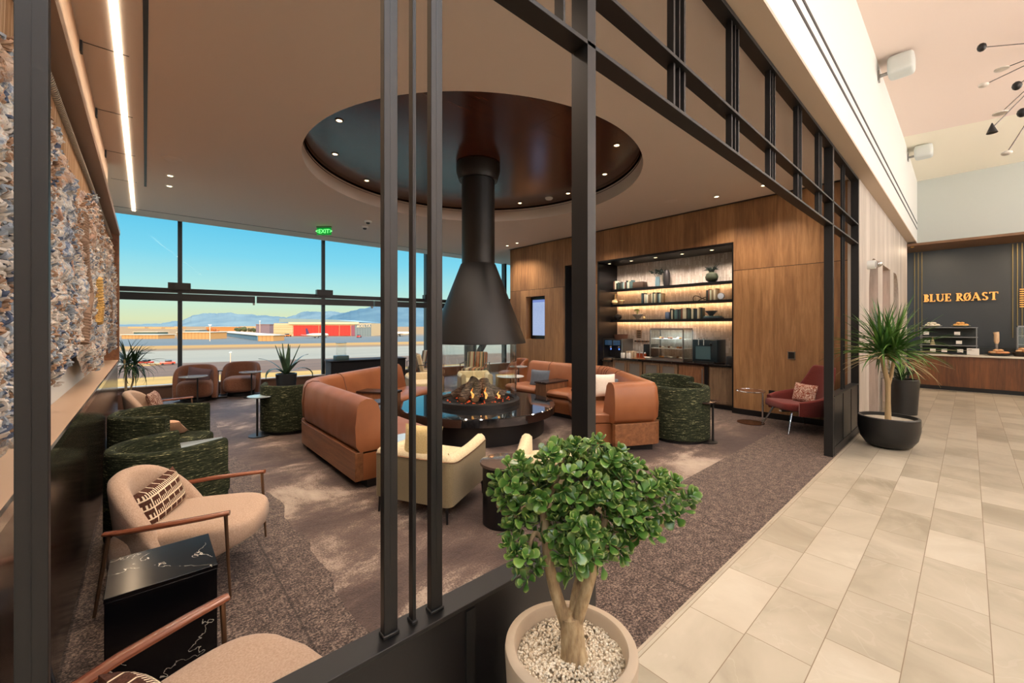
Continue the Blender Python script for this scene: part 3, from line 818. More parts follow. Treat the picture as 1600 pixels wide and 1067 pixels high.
def lounge_chair(label, loc, rz):
    o = thing('lounge_chair', label, 'armchair', loc, rz, 'beige lounge chairs with wooden arms')
    def zf(x, y, z):     # underside tucks in at the front, front edge rounded in plan
        k = max(0, (x+.05)/.45)
        if z < 0: x -= .16*k*k*(-z/.1); z *= 1-.25*k
        x -= .10*(abs(y)/.33)**2.5 if x > 0 else 0
        return x, y, z
    superbox(MB(), (.045, 0, .27), (.76, .62, .26), .34, 24, zf).build('seat', M['beige'], o, smooth=80)
    arc_shell(MB(), .37, .1, R(96), R(264), .16, lambda s_: .30+.40*(1-abs(s_)**2.6), 40, 8, .02, 0, 1.0, .92, .1, .05).build('backrest', M['beige'], o, smooth=80)
    for s_ in (-1, 1):
        pts = [(-.27, s_*.345, .452), (-.18, s_*.375, .462), (.0, s_*.385, .478), (.2, s_*.375, .49), (.33, s_*.36, .498)]
        MB().tube(pts, [.016, .02, .021, .02, .018], 10, flat=(.75, 1.3)).build('arm', M['arm_wood'], o)
        MB().tube([(.31, s_*.362, .49), (.335, s_*.365, .0)], [.011, .007], 8).build('leg', M['bronze'], o)
        MB().tube([(-.25, s_*.35, .45), (-.32, s_*.34, 0)], [.012, .008], 8).build('leg', M['bronze'], o)
    return o
lounge_chair('beige lounge chair with red-brown wooden arms, nearest fully seen, behind the marble side table', (.225, 3.38, 0), R(-25))
lounge_chair('beige lounge chair cut off at the bottom edge, before the marble side table', (.08, 1.56, 0), R(22))
lounge_chair('beige lounge chair far along the left wall, mostly hidden behind the green tub chair', (.16, 7.75, 0), R(-12))
cushion('cushion', 'brown lumbar cushion with cream lattice standing on the nearest beige chair', M['lattice'], (.075, 3.46, .50), .38, .25, .12, R(58), R(-14), R(-8), 'lattice lumbar cushions')
cushion('cushion', 'brown lattice cushion at the bottom edge on the cut-off beige chair', M['lattice'], (.03, 1.50, .50), .38, .25, .12, R(112), R(-30), 0, 'lattice lumbar cushions')
cushion('cushion', 'cushion with a brown and cream print on the far beige chair by the wall', M['floral2'], (.1, 7.76, .53), .4, .28, .12, R(78), R(-18))

mt = thing('side_table', 'black marble cube side table with white veins between two beige chairs', 'side table', (.065, 2.6, 0))
MB().bb(-.195, .195, -.195, .195, .44, .46).build('table_top', M['marble'], mt, bevel=.002)
MB().bb(-.193, .193, -.193, .193, 0, .44).build('body', M['marble'], mt, bevel=.002)

# cables by the wall socket
cb = MB()
tag(MB().tube([(-.275, 2.35, .3), (-.22, 2.3, .05), (-.1, 2.15, .012), (.05, 2.0, .012), (.12, 1.9, .012)], .006, 8).build('power_cord', M['charcoal']), 'dark power cord running from the wall over the floor by the marble table', 'cord')
tag(MB().tube([(-.27, 2.05, .25), (-.2, 2.04, .03), (-.05, 2.05, .01), (.1, 1.98, .01)], .006, 8).build('power_cord', plain('tan_cord', '9a8058', .5)), 'tan cord curling on the dark floor below the marble table', 'cord')

# ================================================================== GREEN TUB CHAIRS (face +x)
def tub(label, loc, rz, h=.73):
    o = thing('tub_chair', label, 'armchair', loc, rz, 'green tweed tub chairs')
    pth = resample([Vector((.27, -.39)), Vector((.0, -.40))] + [Vector((.0+.4*math.cos(a_), .4*math.sin(a_))) for a_ in [R(270-180*i_/24) for i_ in range(1, 24)]] + [Vector((.0, .40)), Vector((.27, .39))], .05)
    MB().sweep(frames(pth, -1), [(0, .05), (0, h-.03), (.008, h-.012), (.025, h), (.055, h), (.07, h-.012), (.078, h-.03), (.078, .05)]).build('backrest', M['tweed'], o, smooth=60)
    superbox(MB(), (.04, 0, .33), (.68, .66, .22), .3, 20).build('seat', M['tweed'], o, smooth=80)
    MB().cyl((0, 0, .03), .33, .22, 40).build('seat_base', M['tweed'], o)
    MB().cyl((0, 0, 0), .36, .03, 40).build('swivel_base', M['blackpaint'], o)
    return o
tub('green tweed tub chair seen from behind, right behind the nearest beige chair', (.13, 4.22, 0), R(26)).scale = (.9, .9, .95)
tub('green tweed tub chair facing the viewer with a blush cushion, second along the left wall', (.12, 5.62, 0), R(-32))
tub('green tweed tub chair left of the left banquette, under the agave pot', (1.68, 7.05, 0), R(75), .72)
tub('green tweed tub chair beside the end of the right banquette', (5.72, 2.78, 0), R(62), .76)
tub('green tweed tub chair half hidden between right banquette and coffee cabinets', (6.75, 3.55, 0), R(-120), .74)
cushion('cushion', 'blush linen cushion lying in the second green tub chair by the left wall', M['blush'], (.12, 5.66, .53), .42, .3, .11, R(-20), R(60), 0)
def ctable(name, label, loc, r, h, cat='side table', topm=None, off=(0, 0), sq=False, group='slim stem side tables', base=.14):
    o = thing(name, label, cat, loc, group=group)
    tp = topm or plain('pale_table_top', 'b9c4c8', .2)
    if sq: MB().bb(off[0]-r, off[0]+r, off[1]-r, off[1]+r, h-.015, h, bev=.004).build('table_top', tp, o)
    else: MB().lathe([(0, h-.018), (r-.01, h-.018), (r, h-.01), (r, h), (0, h)], (off[0], off[1], 0), 40).build('table_top', tp, o)
    MB().cyl((0, 0, .01), .014, h-.02, 14).build('stem', M['black'], o)
    MB().cyl((off[0]*.6, off[1]*.6, 0), base, .012, 32).build('base', M['black'], o)
    return o
gl_top = plain('polished_pale_stone', 'aab6ba', .08)
dk_top = plain('dark_bronze_table_top', '3a2f2b', .15)
ctable('side_table', 'small square side table with a shiny top between the two green tub chairs', (.42, 4.93, 0), .17, .47, topm=gl_top, sq=True)
ctable('side_table', 'slim round side table in front of the left window armchair', (.80, 10.55, 0), .24, .58, topm=gl_top, off=(-.06, 0))
ctable('side_table', 'slim round side table right of the second window armchair', (1.78, 10.75, 0), .22, .58, topm=gl_top, off=(-.02, 0))
ctable('side_table', 'slim side table with black stem left of the green tub chair by the banquette', (1.21, 6.88, 0), .17, .58, topm=gl_top, off=(.05, .05))
ctable('side_table', 'dark square-topped side table with black stem right of the green tub chair', (5.86, 2.37, 0), .17, .57, topm=dk_top, sq=True, off=(-.1, .1))
ctable('side_table', 'dark side table top peeking above the green tub chair by the coffee cabinets', (6.1, 3.12, 0), .14, .57, topm=dk_top, off=(.05, 0), sq=True)
ctable('side_table', 'round pale-topped side table with black stem at the end of the left banquette', (1.83, 3.58, 0), .2, .51, topm=gl_top, off=(.09, .06), base=.13)

# round table with drum base between the cream chairs
st_ = thing('drum_side_table', 'round dark bronze side table on a black drum base between the two cream tub chairs', 'side table', (2.2, 2.55, 0))
MB().lathe([(0, .465), (.185, .465), (.2, .475), (.2, .495), (.19, .5), (0, .5)], n=48).build('table_top', plain('dark_bronze_top', '6b5a50', .12, .3), st_)
MB().lathe([(.165, 0), (.178, 0), (.178, .465), (.165, .465), (.165, 0)], n=40, a0=R(110), a1=R(330)).build('base', M['blackpaint'], st_)
MB().rod((.1, -.12, 0), (.1, -.12, .46), .008, 8).build('rod', M['black'], st_)

# ================================================================== CREAM TUB CHAIRS (face +x)
def cream_chair(label, loc, rz):
    o = thing('cream_armchair', label, 'armchair', loc, rz, 'cream armchairs around the fire')
    path = fillet([(.37, -.35), (-.36, -.38), (-.36, .38), (.37, .35)], .07, 6)
    path = resample(path, .06)
    def band(prof):
        m = MB(); rows = []
        for p, nn in frames(path, -1):
            rise = .03*max(0, (p.x+.05)/.42)**2 + .03*max(0, (-p.x-.25)/.1)
            rows.append([m.bm.verts.new((p.x+nn.x*o_, p.y+nn.y*o_, z + (rise if z > .4 else 0))) for o_, z in prof])
        k = len(prof)
        for a, b in zip(rows, rows[1:]):
            for j in range(k): m.bm.faces.new((a[j], a[(j+1) % k], b[(j+1) % k], b[j]))
        m.bm.faces.new(rows[0]); m.bm.faces.new(rows[-1][::-1]); return m
    band([(0, .14), (0, .47), (.02, .47), (.02, .14)]).build('outer_shell', M['creamshell'], o, smooth=60)
    band([(.01, .14), (.0, .475), (.01, .505), (.04, .53), (.08, .525), (.11, .5), (.12, .14)]).build('backrest', M['cream'], o, smooth=60)
    band([(.0, .468), (-.006, .474), (.0, .48), (.01, .48), (.01, .468)]).build('piping', M['bronze'], o)
    superbox(MB(), (.06, 0, .33), (.66, .56, .17), .3, 18).build('seat_cushion', M['cream'], o, smooth=80)
    MB().bb(-.3, .34, -.3, .3, .14, .27).build('seat_base', M['creamshell'], o)
    for x in (-.33, .33):
        for y in (-.33, .33): MB().tube([(x, y, .15), (x*1.02, y*1.02, 0)], [.012, .009], 8).build('leg', M['blackpaint'], o)
    return o
cream_chair('cream armchair with khaki outer shell, back to the viewer, left of the drum table', (1.96, 3.26, 0), R(27))
cream_chair('cream armchair right of the drum table, partly hidden by the jade plant', (2.68, 2.40, 0), R(42))
cream_chair('cream armchair beyond the fire, seen through the glass right of the logs', (5.55, 7.45, 0), R(-120))
cream_chair('cream armchair beyond the fire, seen through the glass left of the logs', (4.55, 7.95, 0), R(-110))
place_c(660, 694, 3.45, .36, .32, .1, R(-60), M['gold'], 'gold boucle cushion in the cream armchair left of the drum table', R(-10))
place_c(788, 597, 9.25, .42, .4, .12, R(-30), M['gold'], 'pale gold cushion in the far cream armchair right of the logs', R(15))
# cushions on the banquettes
place_c(843, 592, 7.95, .42, .36, .13, R(-75), M['slate'], 'slate blue cushion at the far end of the right banquette', R(-15))
place_c(944, 602, 6.15, .36, .34, .12, R(-35), M['ivory'], 'ivory cushion on the right banquette beside the dark column', R(-12))
place_c(966, 603, 6.35, .36, .24, .1, R(-45), M['slate'], 'grey cushion behind the end of the right banquette, next to the ivory one', R(-25))
place_c(556, 604, 6.9, .42, .34, .12, R(40), M['blush'], 'blush cushion lying on the curve of the left banquette', R(-50))
place_c(588, 655, 4.75, .36, .38, .12, R(-60), M['slate'], 'slate grey cushion inside the near end of the left banquette', R(12))

# ================================================================== WINDOW ARMCHAIRS (face +x)
def egg(label, loc, rz, name='window_armchair', fab='terracotta', group='rounded terracotta armchairs'):
    o = thing(name, label, 'armchair', loc, rz, group)
    arc_shell(MB(), .39, .09, R(68), R(292), .06, lambda s_: .2+.56*(1-abs(s_)**4.5), 44, 10, .05, 0, 1, 1, .0, .05).build('backrest', M[fab], o, smooth=80)
    superbox(MB(), (.09, 0, .27), (.66, .62, .36), .45, 20).build('seat', M[fab], o, smooth=80)
    MB().cyl((.04, 0, 0), .27, .07, 36).build('base', M['blackpaint'], o)
    return o
egg('rounded terracotta armchair at the window, left of two, with a mauve cushion', (.82, 11.1, 0), R(-100))
egg('rounded terracotta armchair at the window, right of two, without cushion', (1.68, 11.35, 0), R(-108))
cushion('cushion', 'mauve grey cushion on the left terracotta armchair at the window', M['taupepillow'], (.86, 10.98, .56), .42, .32, .12, R(-12), R(15), R(12))
egg('brown rounded armchair beyond the fire in front of the timber wall', (7.2, 7.9, 0), R(160), 'brown_armchair', 'leather', None)
ctable('side_table', 'white round side table beyond the fire, before the slate cushion', (6.0, 6.75, 0), .3, .5, topm=plain('white_table_top', 'd8dcdc', .2))
ctable('side_table', 'pale round side table in front of the brown armchair by the timber wall', (6.8, 7.35, 0), .22, .62, topm=gl_top)
# slim charging stand between the window chairs
cs = thing('floor_stand', 'black slanted floor stand between the two window armchairs', 'floor stand', (1.18, 11.2, 0), R(-5))
MB().bb(-.2, .2, -.14, .14, 0, .05, bev=.01).build('foot', M['blackpaint'], cs)
MB().prism([(-.05, 0), (.09, 0), (.05, .0), (.05, .0)][:2] + [(.06, .02), (-.04, .02)], .05, .07).build('collar', M['blackpaint'], cs)
MB().tube([(0, 0, .05), (.02, 0, .6)], [.05, .03], 6).build('post', M['blackpaint'], cs)
MB().bb(-.02, .12, -.03, .03, .59, .61).build('head', M['blackpaint'], cs)

# ================================================================== STRIPED CHAIRS BEYOND THE FIRE
def striped(label, loc, rz):
    o = thing('striped_armchair', label, 'armchair', loc, rz, 'striped armchairs beyond the fire')
    MB().box((.04, 0, .38), (.6, .6, .14), bev=.04, seg=3).build('seat', M['stripe'], o)
    MB().box((-.3, 0, .62), (.13, .58, .5), tilt=('Y', R(-14)), bev=.04, seg=3).build('backrest', M['stripe'], o)
    for s_ in (-1, 1):
        MB().tube([(.3, s_*.34, 0), (.3, s_*.34, .58), (-.36, s_*.34, .58), (-.36, s_*.34, 0)], .013, 8).build('side_frame', M['blackpaint'], o)
        MB().bb(-.33, .3, s_*.34-.01, s_*.34+.01, .27, .29).build('rail', M['blackpaint'], o)
    return o
striped('striped armchair with black frame seen between the first two black bars', (5.75, 9.75, 0), R(-20))
striped('striped armchair with black frame seen between rod and second wide bar', (6.1, 10.75, 0), R(200))
striped('striped armchair with black frame seen through the fire glass left of the navy column', (6.85, 9.2, 0), R(-140))

# ================================================================== RED WING CHAIR (faces +x)
rc = thing('wing_lounge_chair', 'burgundy lounge chair with chrome legs before the timber wall', 'armchair', (7.56, 1.78, 0), R(138))
superbox(MB(), (.08, 0, .36), (.66, .6, .13), .35, 20).build('seat', M['burgundy'], rc, smooth=80, tr=Matrix.Rotation(R(-5), 4, 'Y'))
arc_shell(MB(), .41, .07, R(62), R(298), .27, lambda s_: (.98 if abs(s_) < .22 else .98-.40*min(1, ((abs(s_)-.22)/.24))**.8) if abs(s_) < .46 else .58-.1*((abs(s_)-.46)/.54), 60, 10, .04, 0, .98, 1, .16, .03).build('backrest', M['burgundy'], rc, smooth=80)
for s_ in (-1, 1):
    MB().tube([(.24, s_*.22, .3), (.36, s_*.32, 0)], [.016, .011], 10).build('leg', M['chrome'], rc)
    MB().tube([(-.2, s_*.22, .3), (-.34, s_*.32, 0)], [.016, .011], 10).build('leg', M['chrome'], rc)
MB().box((.02, 0, .285), (.5, .06, .025)).box((.02, 0, .285), (.06, .5, .025)).build('under_frame', M['chrome'], rc)
cushion('cushion', 'rust and cream patterned cushion on the burgundy chair', M['floral'], (7.6, 1.7, .56), .42, .3, .12, R(55), R(14), 0)
rt = thing('side_table', 'round side table with chrome side stem next to the burgundy chair', 'side table', (7.48, 2.42, 0))
MB().lathe([(0, .52), (.21, .52), (.215, .528), (.21, .535), (0, .535)], n=48).build('table_top', plain('brown_glossy_top', '5a3a2c', .1), rt)
MB().lathe([(.21, .518), (.218, .528), (.21, .538), (.206, .528), (.21, .518)], n=48).build('table_edge', M['chrome'], rt)
MB().cyl((.03, -.17, 0), .014, .525, 16).build('stem', M['chrome'], rt)
MB().lathe([(0, 0), (.2, 0), (.2, .008), (0, .012)], n=40).build('base', plain('brown_metal_base', '4a2c22', .25, .5), rt)
# wall plates
for z, nm in ((1.11, 'on the timber wall right of the coffee niche'),):
    o = thing('wall_switch', f'black square wall switch with steel frame {nm}', 'wall switch', (XW, 1.99, z))
    MB().bb(-.008, 0, -.055, .055, -.065, .065).build('frame', M['steel'], o)
    MB().bb(-.012, -.006, -.042, .042, -.052, .052).build('plate', M['blackpaint'], o)
sk = thing('wall_socket', 'small black wall socket with white plug behind the red chair', 'socket', (XW, 2.28, .42))
MB().bb(-.008, 0, -.045, .045, -.07, .07).build('plate', M['blackpaint'], sk); MB().bb(-.03, -.006, -.02, .02, -.03, .01, bev=.004).build('plug', M['white'], sk)

# ================================================================== BUFFET BY THE WINDOW
bf_ = thing('buffet_table', 'buffet table under a black cloth by the window, behind the left banquette', 'table', (4.35, 10.6, 0), R(-5.5))
MB().bb(-.95, .95, -.32, .32, 0, .72).build('tablecloth', M['darkcloth'], bf_, bevel=.02)
MB().bb(-.97, .97, -.34, .34, .72, .745, bev=.008).build('table_top', M['darkcloth'], bf_)
tag(MB().bb(-.16, .16, -.12, .12, 0, .12, bev=.02).build('storage_tub', plain('teal_grey_tub', '4a6668', .5)), 'grey-green tub on the left end of the buffet table', 'tub').location = (3.68, 10.56, .745)
dp = thing('glass_dispenser', 'clear glass dispenser standing on the grey-green tub', 'dispenser', (3.68, 10.56, .865))
MB().bb(-.1, .1, -.08, .08, 0, .3).build('body', M['clear'], dp); MB().bb(-.105, .105, -.085, .085, .3, .315).build('lid', M['steel'], dp)
for i, nm in enumerate(('left', 'middle', 'right')):
    tag(MB().lathe([(0, 0), (.03, 0), (.038, .1), (.034, .1), (.028, .01), (0, .01)], n=18).build('glass_tumbler', plain('frosted_glass', 'b8c8cc', .2)), f'pale tumbler on the buffet table, {nm} of three left of the wide bar', 'glass', 'tumblers on the buffet').location = (4.75+.11*i, 10.5, .745)
# ================================================================== WOVEN WALL HANGING
wt = NT('woven_rope_relief'); v = wt.coord(); x = wt.sep(v)
big = wt.noise(wt.coord((1, 1, .7)), 2.6, 4, .6, .8); nb = wt.noise(v, 17, 3, .6, 2.2); nb2 = wt.noise(v, 60, 2, .5)
vor = wt.N('ShaderNodeTexVoronoi'); wt.L(v, vor.inputs['Vector']); vor.inputs['Scale'].default_value = 22
colr = wt.ramp(wt.math('ADD', wt.math('MULTIPLY', big, .55), wt.math('MULTIPLY', nb, .5)),
    [(.36, '3e4a66'), (.43, '7f8ea6'), (.48, 'b4bcc4'), (.53, 'ded4c6'), (.57, 'c79a7c'), (.62, 'e4dacb'), (.7, '8a7460')])
cc = wt.white(vor.outputs['Color'])
colr = wt.mix(wt.math('MULTIPLY', wt.math('GREATER_THAN', cc, .8), .6), colr, 'f0e8da')
colr = wt.mix(wt.math('MULTIPLY', wt.math('LESS_THAN', cc, .12), .6), colr, '4a3c36')
# upper part turns warmer and browner
warm = wt.math('GREATER_THAN', wt.math('ADD', x[2], wt.math('MULTIPLY', wt.math('SUBTRACT', big, .5), 1.4)), 2.2)
colr = wt.mix(wt.math('MULTIPLY', warm, .55), colr, 'b88f70')
wt.set(colr, .95, spec=.1); wt.bump(wt.math('ADD', nb2, nb), .8, .02)
wt.b.inputs['Sheen Weight'].default_value = .2
hang = thing('wall_hanging', 'huge woven rope wall hanging in cream, blue-grey and rust with a ragged lower edge', 'wall hanging', (-.35, 0, 0))
Y0, Y1 = 1.35, 7.6
def low(y):
    pts = [(1.3, 1.25), (1.75, 1.30), (2.05, 1.18), (2.2, 1.36), (2.5, 1.5), (2.75, 1.3), (3.0, 1.38), (3.5, 1.44), (4.0, 1.52), (4.3, 1.28), (4.9, 1.2), (5.3, 1.24), (5.7, 1.38), (6.2, 1.52), (6.9, 1.5), (7.2, 1.3), (7.5, 1.25), (7.75, 1.4)]
    for a, b in zip(pts, pts[1:]):
        if a[0] <= y <= b[0]: return a[1]+(b[1]-a[1])*(y-a[0])/(b[0]-a[0])
    return 1.4
def high(y):
    return 2.47 + .12*math.sin(y*1.3+1) + .1*math.sin(y*3.1) - .02*y*0
random.seed(3)
def hf(u, v_):
    y = Y0+(Y1-Y0)*u; zl = low(y)+.05*noise.noise(Vector((y*5, 0, 0))); zh = high(y)+.08*noise.noise(Vector((y*6, 3, 0))); z = zl+(zh-zl)*v_
    p = Vector((0, y*9, z*9)); p2 = Vector((0, y*26, z*26)); p3 = Vector((1, y*3, z*2))
    h = .045 + .05*noise.noise(p3) + .05*abs(noise.noise(p)) + .028*(1-abs(noise.noise(p2))*2)
    e = min(1, v_*10, (1-v_)*14, u*40, (1-u)*40); 
    return Vector((-.02+max(.012, h)*(.25+.75*e), y, z))
hm = MB(); hm.grid(hf, 420, 110)
hm.build('woven_relief', wt.m, hang, smooth=80)
# hanging strings above the relief
stt = NT('warp_strings'); sx = stt.sep(stt.coord()); sf = stt.white(stt.comb(stt.math('FLOOR', stt.math('MULTIPLY', sx[1], 130)), 0, 0))
stt.set(stt.ramp(sf, [(0, 'b48a66'), (.6, 'd2aa84'), (1, 'e8cba8')]), .9, spec=.1); wv = stt.N('ShaderNodeTexWave', bands_direction='Y'); stt.L(stt.coord(), wv.inputs[0]); wv.inputs['Scale'].default_value = 26; stt.bump(wv.outputs['Fac'], .8, .01)
MB().grid(lambda u, v_: Vector((.0 if v_ > .9 else -.005, Y0+(Y1-Y0)*u, 1.9+(2.765-1.9)*v_)), 60, 4).grid(lambda u, v_: Vector((-.012, Y0+(Y1-Y0)*u, 1.9+(2.765-1.9)*v_)), 60, 4).build('warp_strings', stt.m, hang, kind=None)
# wrapped pole
pm = NT('wrapped_pole'); wv = pm.N('ShaderNodeTexWave', bands_direction='Y'); pm.L(pm.coord(), wv.inputs[0]); wv.inputs['Scale'].default_value = 14
pm.set(pm.ramp(wv.outputs['Fac'], [(.3, '8a7a6a'), (.7, 'd8ccb8')]), .8); pm.bump(wv.outputs['Fac'], 1, .01)
MB().tube([(.005, Y0-.05, 2.775), (.005, Y1+.02, 2.775)], .022, 12).build('pole', pm.m, hang)
def rope(path, r, mat, name='rope_roll', n=60):
    m = MB(); P_ = [Vector(p) for p in path]; pts, rad = [], []
    L_ = len(P_)-1
    for i in range(n*L_+1):
        s_ = i/n; k = min(int(s_), L_-1); f = s_-k
        pts.append(P_[k].lerp(P_[k+1], f)); rad.append(r*(.82+.18*abs(math.sin(i*.55))) * (1 - .35*(s_/L_)*0))
    m.tube(pts, rad, 10).build(name, mat, hang)
rustrope = plain('taupe_rope', '8e7460', .95, bump=(90, .6, .01)); ochre = plain('ochre_pompoms', 'd9b068', .95, bump=(60, .9, .02)); pinkrope = plain('rust_rope', 'b89480', .95, bump=(90, .6, .01))
rope([(.06, 3.6, 2.28), (.07, 3.5, 2.1), (.065, 3.62, 1.95), (.075, 3.75, 1.8), (.08, 3.5, 1.68), (.075, 3.45, 1.5)], .034, rustrope)
rope([(.06, 3.75, 2.16), (.06, 4.1, 2.22), (.06, 4.3, 2.26)], .024, pinkrope)
rope([(.06, 2.6, 2.1), (.06, 2.9, 2.05), (.06, 3.1, 1.86)], .02, pinkrope)
rope([(.06, 4.55, 1.98), (.065, 4.62, 1.75), (.06, 4.58, 1.62)], .045, ochre)
rope([(.06, 6.3, 1.9), (.06, 6.35, 1.5)], .025, rustrope)
# rope loops standing proud of the relief
random.seed(12)
loopm = [plain('cream_loops', 'd0c8be', .95), plain('blue_grey_loops', '98a2ac', .95), plain('brown_loops', 'a5856c', .95), plain('navy_loops', '5c6880', .95)]
lp = [MB() for _ in loopm]
for i in range(5200):
    y = random.uniform(1.45, 7.6) if random.random() > .35 else random.uniform(1.45, 3.6); zl, zh = low(y)+.03, high(y)
    z = random.uniform(zl, zh); k = random.choices(range(4), [6, 3, 2+4*(z > 2), 1.2])[0]
    a = random.uniform(0, PI); r = random.uniform(.009, .02); c = Vector((random.uniform(.03, .07), y, z))
    pts = [c + Vector((.01*math.sin(2*t_+a)+.008*math.sin(t_), r*math.cos(t_), r*.8*math.sin(t_))) for t_ in [a+5.4*j/8 for j in range(9)]]
    lp[k].tube(pts, .0052, 4)
for m_, k in zip(lp, loopm): m_.build('rope_loops', k, hang, smooth=80, kind='stuff')

# ================================================================== SCREEN IN THE TIMBER WALL
dsp = thing('wall_display', 'portrait flight display glowing pale blue, recessed in the timber wall', 'display', (XW+.14, 8.02, 1.84))
MB().bb(.0, .04, -.3, .3, -.52, .54).build('housing', M['blackpaint'], dsp)
dm = NT('display_screen'); dx = dm.sep(dm.coord()); r_ = dm.math('FRACT', dm.math('MULTIPLY', dx[2], 34)); c_ = dm.math('FRACT', dm.math('MULTIPLY', dx[1], 7))
ln = dm.math('MULTIPLY', dm.math('LESS_THAN', r_, .35), dm.math('GREATER_THAN', dm.noise(dm.coord((1, 30, 90)), 1, 2), .48))
hd_ = dm.math('GREATER_THAN', dx[2], .43)
dc = dm.mix(dm.math('MULTIPLY', ln, .35), 'a9bce6', 'e8f0ff'); dc = dm.mix(hd_, dc, '7f92d8')
dm.set('000000', .15); dm.L(dc, dm.b.inputs['Emission Color']); dm.b.inputs['Emission Strength'].default_value = .85
MB().bb(-.005, .0, -.27, .27, -.5, .5).build('screen', dm.m, dsp)
struct('wall_display_recess', MB().bb(XW+.2, XW+.24, 7.66, 8.45, 1.2, 2.47), M['blackpaint'])

# ================================================================== COFFEE NICHE
CF = 8.22    # cabinet fronts
def cabinet(label, y0, y1, doors, glassy=False):
    c = thing('base_cabinet', label, 'cabinet', ((CF+8.84)/2, (y0+y1)/2, 0), group='coffee niche cabinets')
    w_ = y1-y0; hx = (8.84-CF)/2
    MB().bb(-hx+.02, hx, -w_/2, w_/2, .09, .82).build('body', M['cab_wood'], c)
    MB().bb(-hx+.07, hx, -w_/2, w_/2, 0, .09).build('toe_kick', M['blackpaint'], c)
    for i in range(doors):
        a = -w_/2+w_*i/doors+.006; b = -w_/2+w_*(i+1)/doors-.006
        f = MB(); z0, z1, s_ = .11, .81, .06
        f.bb(-hx, -hx+.02, a, a+s_, z0, z1).bb(-hx, -hx+.02, b-s_, b, z0, z1).bb(-hx, -hx+.02, a+s_, b-s_, z0, z0+s_).bb(-hx, -hx+.02, a+s_, b-s_, z1-s_, z1)
        d = f.build('door', M['cab_wood'], c, smooth=None)
        MB().bb(-hx+.008, -hx+.018, a+s_, b-s_, z0+s_, z1-s_).build('door_panel', plain('grey_door_panel', '6c6862', .35) if glassy else M['cab_wood'], d)
    return c
cabinet('double-door cabinet at the left end of the coffee niche', 4.85, 5.62, 2, True)
cabinet('double-door cabinet below the glass pastry case', 4.04, 4.83, 2, True)
fr_ = thing('undercounter_fridge', 'walnut-fronted undercounter unit with long vertical steel handle', 'cabinet', ((CF+8.84)/2, 3.72, 0))
MB().bb(-.28, .31, -.3, .3, .09, .82).build('body', M['cab_wood'], fr_)
MB().bb(-.31, -.285, -.22, .295, .11, .815).build('door', M['walnut'], fr_, bevel=.002)
MB().bb(-.31, -.285, -.295, -.23, .11, .815).build('side_strip', M['blackpaint'], fr_)
MB().rod((-.335, -.2, .2), (-.335, -.2, .76), .012, 10).build('handle', M['steel'], fr_)
MB().bb(-.24, .31, -.3, .3, 0, .09).build('toe_kick', M['blackpaint'], fr_)
cabinet('single-door cabinet at the right end of the coffee niche', 2.94, 3.40, 1)
cabinet('lower cabinet below the coffee machine, left of the worktop step', 5.64, 5.9, 1)
tag(MB().bb(8.19, 8.85, 2.93, 5.63, .82, .86).bb(8.15, 8.85, 5.63, 5.92, .76, .8).build('worktop', M['marble'], bevel=.003), 'black stone worktop running the whole width of the coffee niche', 'worktop')
def shelf(z, nm):
    s_ = thing('wall_shelf', f'long black floating shelf in the coffee niche, {nm} of three', 'shelf', (8.72, 4.52, z-.03), group='floating shelves')
    MB().bb(-.14, .14, -1.59, 1.56, 0, .03).build('board', M['blackpaint'], s_)
    MB().bb(-.14, -.125, -1.59, 1.56, -.03, 0).build('front_lip', M['blackpaint'], s_)
for z, nm in ((2.5, 'topmost'), (2.13, 'middle'), (1.755, 'lowest')): shelf(z, nm)
bc = ['2f4a44', '3c3a34', 'c9c2a6', '4d6a6c', '24303a', '7a6a50', 'b2b79a', '1f2c28', '86785e', '5a7d7a', 'e0dcc8', '39463a', '6b4434', 'a8c0b8']
bookmats = [plain('book_cover', c, .6) for c in bc]
def books(y0, y1, z, shelfname, h0=.15, h1=.22, lean=False):
    y = y1; i = 0; n_all = []
    while y > y0:
        t_ = random.uniform(.028, .042); h = random.uniform(h0, h1); m = random.randrange(len(bc))
        o = MB().bb(-.07, .07, -t_/2, t_/2, 0, h, bev=.003).build('book', bookmats[m]); o.location = (8.68, y-t_/2, z)
        n_all.append((o, m)); y -= t_+.001; i += 1
    names = ['dark green', 'charcoal', 'cream', 'teal grey', 'navy', 'brown', 'sage', 'blackish green', 'tan', 'sea green', 'off-white', 'olive', 'rust brown', 'mint']
    N_ = len(n_all)
    for k, (o, m) in enumerate(n_all):
        tag(o, f'{names[m]} book, {k+1 if k < N_/2 else N_-k}{["st","nd","rd"][k if k < N_/2 else N_-k-1] if (k if k < N_/2 else N_-k-1) < 3 else "th"} from the {"left" if k < N_/2 else "right"} end of the {shelfname}', 'book', 'books in the '+shelfname)
random.seed(5)
books(5.36, 5.86, 2.5, 'top shelf row')
books(4.58, 5.1, 2.13, 'middle shelf row', .19, .24)
books(3.42, 3.62, 2.13, 'short middle shelf row', .2, .24)
books(3.70, 4.40, 1.755, 'long lowest shelf row', .19, .25)
tag(MB().bb(-.1, .1, -.13, .13, 0, .14, bev=.004).build('keepsake_box', plain('brown_leather_box', '4a382c', .6)), 'brown box at the end of the top shelf book row', 'box').location = (8.69, 5.18, 2.5)
dk = plain('dark_ceramic', '2c2a2c', .3); olive = plain('olive_ceramic', '3c4434', .5); crc = plain('cream_ceramic', 'e8c890', .4); gryc = plain('grey_ceramic', '8c8a86', .5)
v_ = thing('vase', 'slender pale blue vase holding dark round leaves on the top shelf', 'vase', (8.68, 4.73, 2.5)); MB().lathe([(0, 0), (.05, 0), (.055, .1), (.045, .22), (.04, .22), (.03, .02), (0, .02)], n=28).build('body', plain('pale_blue_ceramic', '6c8c98', .3), v_)
